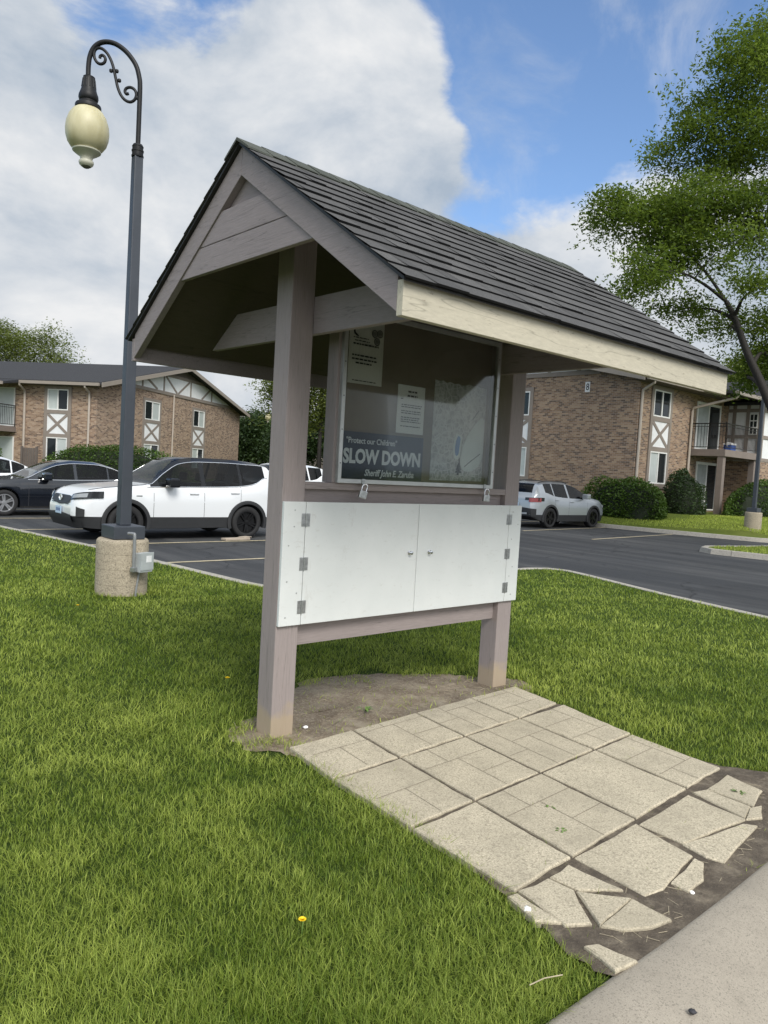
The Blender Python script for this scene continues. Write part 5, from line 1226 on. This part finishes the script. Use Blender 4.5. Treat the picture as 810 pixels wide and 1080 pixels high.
def hedge(loc, dims, label, leaf=.085, n=5200, rz=0, power=3.0, mat=None, name='hedge', tintmid=.42, group='shrubs beside the buildings', cat='hedge'):
    r = empty(name, loc, rz, label, cat, group); rx, ry, rz_ = dims
    d = rng.normal(size=(n, 3)); d /= np.linalg.norm(d, axis=1, keepdims=True); d[:, 2] = np.abs(d[:, 2])*1.0
    k = (np.abs(d)**power).sum(1)**(-1/power); P = d*k[:, None]
    # uneven clumps
    cl = rng.normal(size=(46, 3)); cl /= np.linalg.norm(cl, axis=1, keepdims=True); cl[:, 2] = np.abs(cl[:, 2]); amp = rng.uniform(-.12, .14, 46); dots = d @ cl.T; bump = (np.exp((dots-1)*26)*amp).sum(1)
    depth = 1 - np.abs(rng.normal(scale=.085, size=n)); lowfill = rng.random(n) < .3
    P = P*(depth + bump)[:, None]; P[lowfill, 2] *= rng.random(lowfill.sum())
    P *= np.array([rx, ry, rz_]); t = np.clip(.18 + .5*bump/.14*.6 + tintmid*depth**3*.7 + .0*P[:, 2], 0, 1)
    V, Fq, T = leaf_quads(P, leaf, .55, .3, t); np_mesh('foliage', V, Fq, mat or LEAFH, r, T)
    m = MB(); bm = bmesh.new(); bmesh.ops.create_icosphere(bm, subdivisions=3, radius=1)
    vs = [];
    for v in bm.verts:
        q = v.co.copy(); kk = (abs(q.x)**power+abs(q.y)**power+abs(q.z)**power)**(-1/power); q = q*kk*.86; vs.append((q.x*rx, q.y*ry, max(q.z, -.05)*rz_))
    m.add(vs, [tuple(v.index for v in f.verts) for f in bm.faces]); bm.free(); m.build('inner_core', BUSHCORE, r); return r  # solid near-black core filling the inside of the leaf shell
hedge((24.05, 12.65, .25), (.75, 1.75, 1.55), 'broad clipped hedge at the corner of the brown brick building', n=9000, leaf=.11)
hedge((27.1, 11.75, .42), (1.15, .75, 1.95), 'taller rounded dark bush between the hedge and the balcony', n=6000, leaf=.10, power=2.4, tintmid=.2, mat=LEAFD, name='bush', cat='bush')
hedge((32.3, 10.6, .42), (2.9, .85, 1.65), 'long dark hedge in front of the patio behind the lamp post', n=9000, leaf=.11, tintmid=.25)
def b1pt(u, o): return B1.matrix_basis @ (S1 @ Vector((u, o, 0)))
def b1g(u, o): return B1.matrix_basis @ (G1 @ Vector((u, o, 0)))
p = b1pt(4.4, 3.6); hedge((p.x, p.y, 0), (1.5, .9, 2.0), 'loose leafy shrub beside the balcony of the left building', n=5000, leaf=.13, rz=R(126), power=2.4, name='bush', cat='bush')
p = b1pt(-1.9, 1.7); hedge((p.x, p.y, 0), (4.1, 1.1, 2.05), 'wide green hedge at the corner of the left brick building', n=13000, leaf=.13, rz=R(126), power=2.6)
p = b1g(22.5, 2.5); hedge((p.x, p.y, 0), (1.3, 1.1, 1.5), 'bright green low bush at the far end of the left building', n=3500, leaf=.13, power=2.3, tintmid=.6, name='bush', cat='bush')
# dark utility screen by the left building's lower window
p = b1pt(3.35, .9)
fence = empty('screen_fence', (p.x, p.y, 0), R(126.7), 'short dark screen fence beside the lower window of the left building', 'fence')
for x in (-.45, .45): m = MB(); m.box(x-.05, x+.05, -.05, .05, 0, 1.75); m.build('post', TRIMD, fence)
m = MB()
for k in range(6): m.box(-.43+.145*k, -.31+.145*k, -.052, -.03, .1, 1.68)
m.build('board_panel', TRIMD, fence)

def branch_mesh(m, pts, r0, r1, n=7):
    k = len(pts); m.tube(pts, [r0 + (r1-r0)*i/(k-1) for i in range(k)], n, cap=False)
def make_tree(name, loc, trunk, lobes, nclump, per, leaf, mat, label, r0=.2, flat=.55, spread=(.55, .55, .22), group='trees around the car park', seedv=1, limb_pts=None, cat='tree', clump_r=1.0):
    """trunk: list of points; lobes: (centre, radii). Clumps of leaves fill the lobes unevenly, each fed by a twig from the nearest limb"""
    rg = np.random.default_rng(seedv); rd = random.Random(seedv); base = Vector(loc)
    r = empty(name, base, 0, label, cat, group); L = lambda p: Vector(p) - base
    tm = MB(); tp = catmull([L(p) for p in trunk], 6); branch_mesh(tm, tp, r0, r0*.45, 12); nodes = [(p, r0*(1-.55*i/len(tp))) for i, p in enumerate(tp) if i > len(tp)*.35]
    top = tp[-1]
    # limbs to every lobe, with side boughs
    for c, rad in lobes:
        c = L(c); best = min(nodes, key=lambda q: (q[0]-c).length + .9*max(0, q[0].z-c.z+.5)); a = best[0]; mid = a.lerp(c, .5) + Vector((rd.uniform(-.1, .1), rd.uniform(-.1, .1), .10))*(c-a).length
        pts = catmull([a, a.lerp(mid, .5) + Vector((0, 0, .03))*(c-a).length, mid, c], 5); rr = min(best[1]*.7, .035*(c-a).length + .02); branch_mesh(tm, pts, rr, rr*.3)
        nodes += [(p, rr*(1-.7*i/len(pts))) for i, p in enumerate(pts) if i > 3]
    vol = np.array([rad[0]*rad[1]*rad[2] for c, rad in lobes])**.75; pr = vol/vol.sum(); C = []; T = []
    for _ in range(nclump):
        c, rad = lobes[rg.choice(len(lobes), p=pr)]; d = rg.normal(size=3); d /= np.linalg.norm(d); q = rg.random()**(.42)
        pos = Vector([c[i]+d[i]*rad[i]*q for i in range(3)]) - base
        bn = min(nodes, key=lambda k: (k[0]-pos).length_squared); a = bn[0]
        if (pos-a).length > .15:
            mid = a.lerp(pos, .55) + Vector((0, 0, .08*(pos-a).length)); branch_mesh(tm, [a, a.lerp(mid, .6), mid, pos], min(bn[1]*.5, .011*(pos-a).length+.009), .005, 5)
            if (pos-a).length > .7: nodes.append((mid, .012))
        n = int(per*rd.uniform(.5, 1.4)); sc = rd.uniform(.6, 1.3)*clump_r; ang = rd.uniform(0, math.pi); e = np.array(spread)*sc*1.0; x = np.clip(rg.normal(size=(n, 3)), -1.7, 1.7)*e*np.array([1.25, .7, 1])
        ca_, sa_ = math.cos(ang), math.sin(ang); x = np.stack([x[:, 0]*ca_-x[:, 1]*sa_, x[:, 0]*sa_+x[:, 1]*ca_, x[:, 2] - .22*(x[:, 0]**2+x[:, 1]**2)/max(.3, sc)], 1)
        C.append(x + np.array(pos)); T.append(np.full(n, rd.uniform(.05, .95)))
    V, Fq, Tt = leaf_quads(np.concatenate(C), leaf, .42, flat, np.concatenate(T), rg); np_mesh('crown', V, Fq, mat, r, Tt); tm.build('trunk', BARK, r, smooth=True, sharp=70); return r
def lobe(u, v, d, ru, rv, rd_): p = at_depth(u, v, d); return (tuple(p), (ru*d/790, rd_, rv*d/790))
d0 = 21.0
tr = [at_depth(836, 585, d0), at_depth(826, 470, d0), at_depth(806, 412, d0), at_depth(788, 372, d0), at_depth(776, 338, d0), at_depth(766, 318, d0)]
tr[0].z = -.05
make_tree('honey_locust_tree', tuple(tr[0]), tr, [
    lobe(686, 232, d0, 50, 32, 1.7), lobe(650, 218, d0-.5, 22, 20, .9), lobe(722, 222, d0+.5, 50, 36, 2.0), lobe(672, 285, d0-1, 30, 30, 1.0), lobe(660, 312, d0-.6, 16, 14, .6), lobe(712, 275, d0+.3, 42, 30, 1.3), lobe(760, 262, d0-1, 44, 34, 1.6), lobe(720, 325, d0+1, 26, 18, .8),
    lobe(775, 215, d0+.5, 45, 35, 2.0), lobe(738, 160, d0+1.0, 44, 30, 1.5), lobe(722, 138, d0+.5, 24, 18, .9), lobe(765, 105, d0+.5, 46, 38, 1.8), lobe(785, 60, d0, 36, 30, 1.4), lobe(815, 140, d0, 46, 46, 2.2), lobe(830, 40, d0+1, 40, 36, 1.8),
    lobe(800, 300, d0-1.5, 34, 26, 1.2), lobe(770, 345, d0+1.5, 34, 20, .9), lobe(815, 372, d0+1.0, 30, 30, 1.0), lobe(790, 400, d0+2, 26, 12, .7), lobe(870, 230, d0, 60, 60, 2.6), lobe(900, 120, d0+1, 60, 60, 2.6), lobe(880, 330, d0+.5, 50, 34, 2.2)],
    640, 165, .122, LEAFL, 'large leaning honey locust with layered feathery crown over the right building', r0=.15, seedv=5, spread=(.38, .38, .19), flat=.2, cat='tree')
d1 = 66
def trunk_at(u, d, top_v, gz=0): a = at_depth(u, 500, d); a.z = gz; b = at_depth(u+1, top_v, d); return [a, a.lerp(b, .35), a.lerp(b, .7)+Vector((.2, .1, 0)), b]
make_tree('maple_tree', tuple(trunk_at(10, d1, 400)[0]), trunk_at(10, d1, 395), [lobe(-10, 365, d1, 34, 26, 3), lobe(25, 368, d1, 26, 22, 2.5), lobe(52, 362, d1+1, 22, 20, 2.2), lobe(12, 352, d1+1, 24, 14, 2), lobe(66, 376, d1, 11, 9, 1.5), lobe(45, 385, d1, 34, 12, 2.5), lobe(-50, 360, d1, 34, 34, 3)],
          330, 70, .24, LEAFM, 'pale green broad tree rising behind the roof of the left building', r0=.3, seedv=8, spread=(.85, .85, .35))
d2 = 50
make_tree('slim_tree', tuple(trunk_at(337, d2, 400)[0]), trunk_at(337, d2, 395), [lobe(286, 412, d2, 13, 14, 1.2), lobe(300, 405, d2, 18, 20, 1.5), lobe(325, 400, d2, 22, 26, 1.8), lobe(350, 395, d2, 24, 26, 1.8), lobe(322, 440, d2, 18, 14, 1.2), lobe(340, 425, d2, 18, 20, 1.5), lobe(292, 430, d2, 8, 9, .8), lobe(380, 415, d2, 26, 26, 2), lobe(330, 365, d2, 32, 24, 2)],
          420, 60, .22, LEAFM, 'slim airy tree seen beyond the left post of the shelter', r0=.17, seedv=11, spread=(.6, .6, .3))
d3 = 72
make_tree('dark_evergreen_tree', tuple(trunk_at(264, d3, 440)[0]), trunk_at(264, d3, 440), [lobe(262, 455, d3, 14, 20, 2), lobe(270, 448, d3, 12, 14, 2), lobe(258, 470, d3, 12, 16, 2), lobe(282, 446, d3+2, 14, 10, 2), lobe(285, 470, d3+3, 12, 18, 1.8)],
          240, 90, .30, LEAFD, 'dark bushy tree just right of the left building gable', r0=.2, seedv=13, spread=(.7, .7, .45), flat=.2)
make_tree('dark_evergreen_tree', tuple(trunk_at(308, 64, 450)[0]), trunk_at(308, 64, 450), [lobe(308, 452, 64, 16, 16, 2), lobe(318, 470, 64, 14, 18, 2), lobe(298, 468, 64, 9, 12, 1.6)],
          160, 80, .28, LEAFD, 'dark bushy tree behind the left post of the shelter', r0=.18, seedv=14, spread=(.7, .7, .45), flat=.2)
for k, (u, d, vt, w, lab) in enumerate(((360, 62, 430, 34, 'round green tree mostly hidden behind the notice case'), (440, 70, 425, 44, 'wide green tree in the middle distance hidden by the shelter'), (520, 78, 430, 40, 'far green tree left of the brown brick building'), (-90, 60, 380, 60, 'tall tree far left of the left building'))):
    make_tree('broad_tree', tuple(trunk_at(u, d, vt+10)[0]), trunk_at(u, d, vt+10), [lobe(u, vt+5, d, w*.6, 26, 3), lobe(u-w*.4, vt+22, d, w*.45, 20, 2.5), lobe(u+w*.4, vt+20, d, w*.45, 20, 2.5), lobe(u, vt+30, d, w*.6, 16, 2.5)], 170, 70, .34, LEAFM if k % 2 else LEAFD, lab, r0=.22, seedv=20+k, spread=(.9, .9, .5), flat=.2)
make_tree('broad_tree', tuple(trunk_at(800, 64, 420)[0]), trunk_at(800, 64, 420), [lobe(785, 392, 64, 26, 16, 3), lobe(815, 385, 64, 30, 22, 3), lobe(850, 380, 64, 34, 30, 3), lobe(770, 402, 66, 16, 10, 2)], 240, 70, .3, LEAFM, 'background tree showing above the roof of the right building', r0=.25, seedv=31, spread=(.9, .9, .5), flat=.2)

# ------------------------------------------------------------------ lawn blades
def in_poly(P, poly):
    x, y = P[:, 0], P[:, 1]; ins = np.zeros(len(P), bool); j = len(poly)-1
    for i in range(len(poly)):
        xi, yi = poly[i][:2]; xj, yj = poly[j][:2]
        with np.errstate(divide='ignore', invalid='ignore'): c = ((yi > y) != (yj > y)) & (x < (xj-xi)*(y-yi)/(yj-yi+1e-12)+xi)
        ins ^= c; j = i
    return ins
def vnoise(P, sc, seed=0):
    rg = np.random.default_rng(seed); g = rg.random((128, 128)); q = P*sc + 64; i = np.floor(q).astype(int); f = q-i; f = f*f*(3-2*f); a = g[i[:, 0] % 128, i[:, 1] % 128]; b = g[(i[:, 0]+1) % 128, i[:, 1] % 128]; c = g[i[:, 0] % 128, (i[:, 1]+1) % 128]; d = g[(i[:, 0]+1) % 128, (i[:, 1]+1) % 128]
    return (a*(1-f[:, 0])+b*f[:, 0])*(1-f[:, 1]) + (c*(1-f[:, 0])+d*f[:, 0])*f[:, 1]
def shrink_poly(poly, k):
    c = np.mean(np.array(poly), 0); return [tuple(c + (np.array(p)-c)*k) for p in poly]
def blades(n, rmin, rmax, seed):
    rg = np.random.default_rng(seed); r = np.exp(rg.uniform(math.log(rmin), math.log(rmax), n)); head = math.atan2(FWD.y, FWD.x); th = head + rg.uniform(-R(50), R(50), n)
    n2 = n//7; r2 = 7.5*np.sqrt(rg.random(n2)); th2 = rg.uniform(0, 2*math.pi, n2)      # and thinly all round
    P = np.concatenate([np.stack([CAM.x + r*np.cos(th), CAM.y + r*np.sin(th)], 1), np.stack([-3.4 + r2*np.cos(th2), .5 + r2*np.sin(th2)], 1)]); n += n2; r = np.hypot(P[:, 0]-CAM.x, P[:, 1]-CAM.y); r[n-n2:] = np.maximum(r[n-n2:], 4.0)
    keep = in_poly(P, lawn_poly)
    wob = np.stack([vnoise(P, 5, 8)-.5, vnoise(P, 5, 9)-.5], 1)*.16 + rg.normal(0, .018, (n, 2))
    pad = in_poly(P + wob*.45, PADO); dirt = in_poly(P + wob*2.3, shrink_poly(DIRT, .97))
    keep &= ~(pad & (rg.random(n) > .006)) & ~(dirt & (rg.random(n) > .05))
    keep &= P[:, 1] > -2.372
    base = np.hypot(P[:, 0]-LAMP_AT.x, P[:, 1]-LAMP_AT.y) < .3; keep &= ~base
    P = P[keep]; r = r[keep]; n = len(P); near_pad = in_poly(P, shrink_poly(PADO, 1.09)); near_dirt = in_poly(P, shrink_poly(DIRT, 1.20)); in_dirt = in_poly(P, shrink_poly(DIRT, .93))
    big = vnoise(P, .9, 1); mid = vnoise(P, 3.2, 2); fine = vnoise(P, 11, 3)
    h = (.025 + .020*fine + .014*mid)*rg.uniform(.5, 1.4, n); h[near_pad] *= rg.uniform(.5, 1.5, near_pad.sum())
    # longer tufts round the posts and the lamp base
    for (x, y, q) in ((1.35, .25, .5), (LAMP_AT.x, LAMP_AT.y, .48), (-1.3, .5, .35)): h *= 1 + .5*np.exp(-((P[:, 0]-x)**2+(P[:, 1]-y)**2)/(q*q))
    w = np.clip(.00066*r, .0019, .012)*rg.uniform(.7, 1.35, n)
    az = rg.uniform(0, 2*math.pi, n); lean = np.abs(rg.normal(.55, .35, n)) + .25*mid
    # worn pale patch left of the near post
    pale = np.exp(-(((P[:, 0]+1.75)/.65)**2 + ((P[:, 1]-.75)/.75)**2)); lean += .5*pale*rg.random(n)
    d = np.stack([np.cos(az), np.sin(az)], 1); s = np.stack([-np.sin(az+rg.normal(0, .5, n)), np.cos(az)], 1)
    B = np.zeros((n, 3)); B[:, :2] = P; B[:, 2] = -.004
    def lv(t, wd):
        c = B.copy(); c[:, :2] += d*(h*lean*t**1.8)[:, None]; c[:, 2] += h*t*(1-.32*np.clip(lean, 0, 1.3)*t*.8)
        o = np.zeros((n, 3)); o[:, :2] = s*(w*wd*.5)[:, None]; return c-o, c+o, c
    a0, b0, _ = lv(0., .9); a1, b1, _ = lv(.5, 1.); _, _, c2 = lv(1., 0)
    V = np.stack([a0, b0, a1, b1, c2], 1).reshape(-1, 3); k = np.arange(n)[:, None]*5
    F3 = np.concatenate([k+np.array([0, 1, 3]), k+np.array([0, 3, 2]), k+np.array([2, 3, 4])])
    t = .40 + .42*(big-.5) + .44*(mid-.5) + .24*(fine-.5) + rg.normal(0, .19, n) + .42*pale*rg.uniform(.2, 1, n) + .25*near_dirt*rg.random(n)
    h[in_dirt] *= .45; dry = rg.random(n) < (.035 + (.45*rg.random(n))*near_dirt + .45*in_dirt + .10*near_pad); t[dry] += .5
    t = np.clip(t, 0, 1.0); T = np.stack([t*.12, t*.12, t*.78, t*.78, t*1.18], 1).ravel()  # tint darkened at roots, lightened at tips: shade and light painted into the blades
    return V, F3, T
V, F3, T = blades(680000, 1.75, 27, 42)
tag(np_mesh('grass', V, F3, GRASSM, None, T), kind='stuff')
# far verges: coarser tufts
def verge_tufts():
    rg = np.random.default_rng(3); P = []
    A = rg.uniform((20.6, 6.3), (36, 15), (60000, 2)); e = [(21.7, 14.7), (22.2, 12.6), (22.8, 9.3), (23.4, 7.1), (23.9, 6.6), (24.6, 6.4), (36, 6.6), (36, 10.9), (26.4, 10.6), (25, 11.1), (24.3, 12.6), (24, 14.7)]; A = A[in_poly(A, e)]
    z = np.clip(np.interp(np.minimum(A[:, 0]-22.1, (A[:, 1]-6.3)*1.1), [0, 1.2, 3.5], [0, .2, .45]), 0, .46)
    Bq = rg.uniform((16.4, -1), (34, 5.8), (30000, 2)); Bq = Bq[in_poly(Bq, shrink_poly(isl[:-1], .985))]
    P = np.concatenate([np.c_[A, z], np.c_[Bq, np.zeros(len(Bq))]]); n = len(P); h = rg.uniform(.03, .075, n); w = rg.uniform(.016, .03, n); az = rg.uniform(0, 6.28, n); s = np.stack([np.cos(az), np.sin(az), 0*az], 1)*w[:, None]/2
    tip = P + np.stack([rg.normal(0, .02, n), rg.normal(0, .02, n), h], 1); V = np.stack([P-s, P+s, tip], 1).reshape(-1, 3)
    t = np.clip(.5 + .5*(vnoise(P[:, :2], .8, 5)-.5) + rg.normal(0, .18, n), 0, 1); return V, np.arange(n*3).reshape(n, 3), np.repeat(t, 3)
V, F3, T = verge_tufts(); tag(np_mesh('verge_grass', V, F3, GRASSM, None, T), kind='stuff')

# ------------------------------------------------------------------ small things
def dandelion(x, y, h, r, label):
    o = empty('dandelion', (x, y, 0), random.random()*6, label, 'flower', 'dandelions in the lawn')
    m = MB(); m.tube([(0, 0, 0), (.004, 0, h*.5), (.0, .002, h)], .0022, 6); m.build('stem', STEMG, o)
    m = MB()
    for ring_, (n, rr, up) in enumerate(((16, r, .15), (13, r*.72, .5), (9, r*.42, .9))):
        for k in range(n):
            a = 2*math.pi*k/n + ring_*.2; ca_, sa_ = math.cos(a), math.sin(a); w = .0030; p0 = Vector((0, 0, h)); p1 = Vector((ca_*rr, sa_*rr, h+rr*up)); nn = Vector((-sa_, ca_, 0))*w; pm = p0.lerp(p1, .6)+Vector((0, 0, .002))
            m.add([p0, pm-nn, p1, pm+nn], [(0, 1, 2, 3)])
    m.build('flower_head', YEL, o); return o
dandelion(-2.17+.19, -1.62+.02, .062, .0155, 'single yellow dandelion in the near grass at the bottom')
dandelion(-.76, 1.04, .065, .019, 'yellow dandelion in the shade left of the near post')
dandelion(-.75, 4.05, .06, .017, 'small yellow dandelion in the lawn before the lamp base')
def weed(x, y, s, label):
    o = empty('weed', (x, y, .02), random.random()*6, label, 'weed', 'weeds sprouting from the paving')
    C = []; m = MB()
    for k in range(9):
        a = random.random()*6.28; L_ = s*random.uniform(.5, 1.2); w = s*.16; ca_, sa_ = math.cos(a), math.sin(a); p1 = Vector((ca_*L_*.6, sa_*L_*.6, s*.55*random.uniform(.5, 1))); p2 = Vector((ca_*L_, sa_*L_, s*.35*random.uniform(.4, 1.2))); nn = Vector((-sa_, ca_, 0))*w; m.add([(0, 0, 0), p1-nn, p2, p1+nn], [(0, 1, 2, 3)])
    m.build('leaf_rosette', STEMG, o); return o
weed(-.30, .06, .06, 'tuft of weed in the bare soil under the board')
weed(-.62, -1.70, .034, 'weed in the joint of the paving nearest the cracked slabs')
weed(-.47, -1.53, .030, 'smaller weed sprouting along the same joint between smooth slabs')
weed(.53, -2.0, .04, 'weed in the cracked slab at the right end of the paving')
def pebble(x, y, r, mat, label):
    bm = bmesh.new(); bmesh.ops.create_icosphere(bm, subdivisions=2, radius=r)
    for v in bm.verts: v.co *= random.uniform(.8, 1.15); v.co.z *= .6
    me = bpy.data.meshes.new('pebble'); bm.to_mesh(me); bm.free(); me.materials.append(mat); me.shade_smooth(); o = bpy.data.objects.new('pebble', me); link(o); o.location = (x, y, r*.35+.012); tag(o, label, 'stone', 'pebbles on the ground')
pebble(-.80, .03, .017, PAPER2, 'white pebble on the bare soil beside the near post')
pebble(-1.24, -1.99, .022, PAPER2, 'flat white pebble on the broken slab at the lawn edge')
pebble(-.60, -2.30, .012, PAPER2, 'small pale pebble in the dark soil by the street kerb')
pebble(-1.25, -2.62, .012, INK, 'small black stone lying on the street kerb')
m = MB(); m.tube([(-1.60, -2.27, .05), (-1.54, -2.28, .052), (-1.47, -2.30, .045)], .0019, 6); tag(m.build('straw', STRAW), 'pale dry straw lying on the grass near the street kerb', 'straw')
# litter of dry stalks on the worn soil
m = MB()
for k in range(220):
    a = random.random()*6.28; x = random.uniform(-1.2, 1.1); y = random.uniform(-2.36, -1.95) if k % 2 else random.uniform(-.1, .6)
    if k % 2 == 0 and not in_poly(np.array([[x, y]]), DIRT)[0]: continue
    L_ = random.uniform(.02, .07); z = .016; m.tube([(x, y, z), (x+math.cos(a)*L_, y+math.sin(a)*L_, z+random.uniform(0, .012))], .0009, 4, cap=False)
tag(m.build('dry_stalks', STRAW), kind='stuff')
bpy.context.view_layer.update()
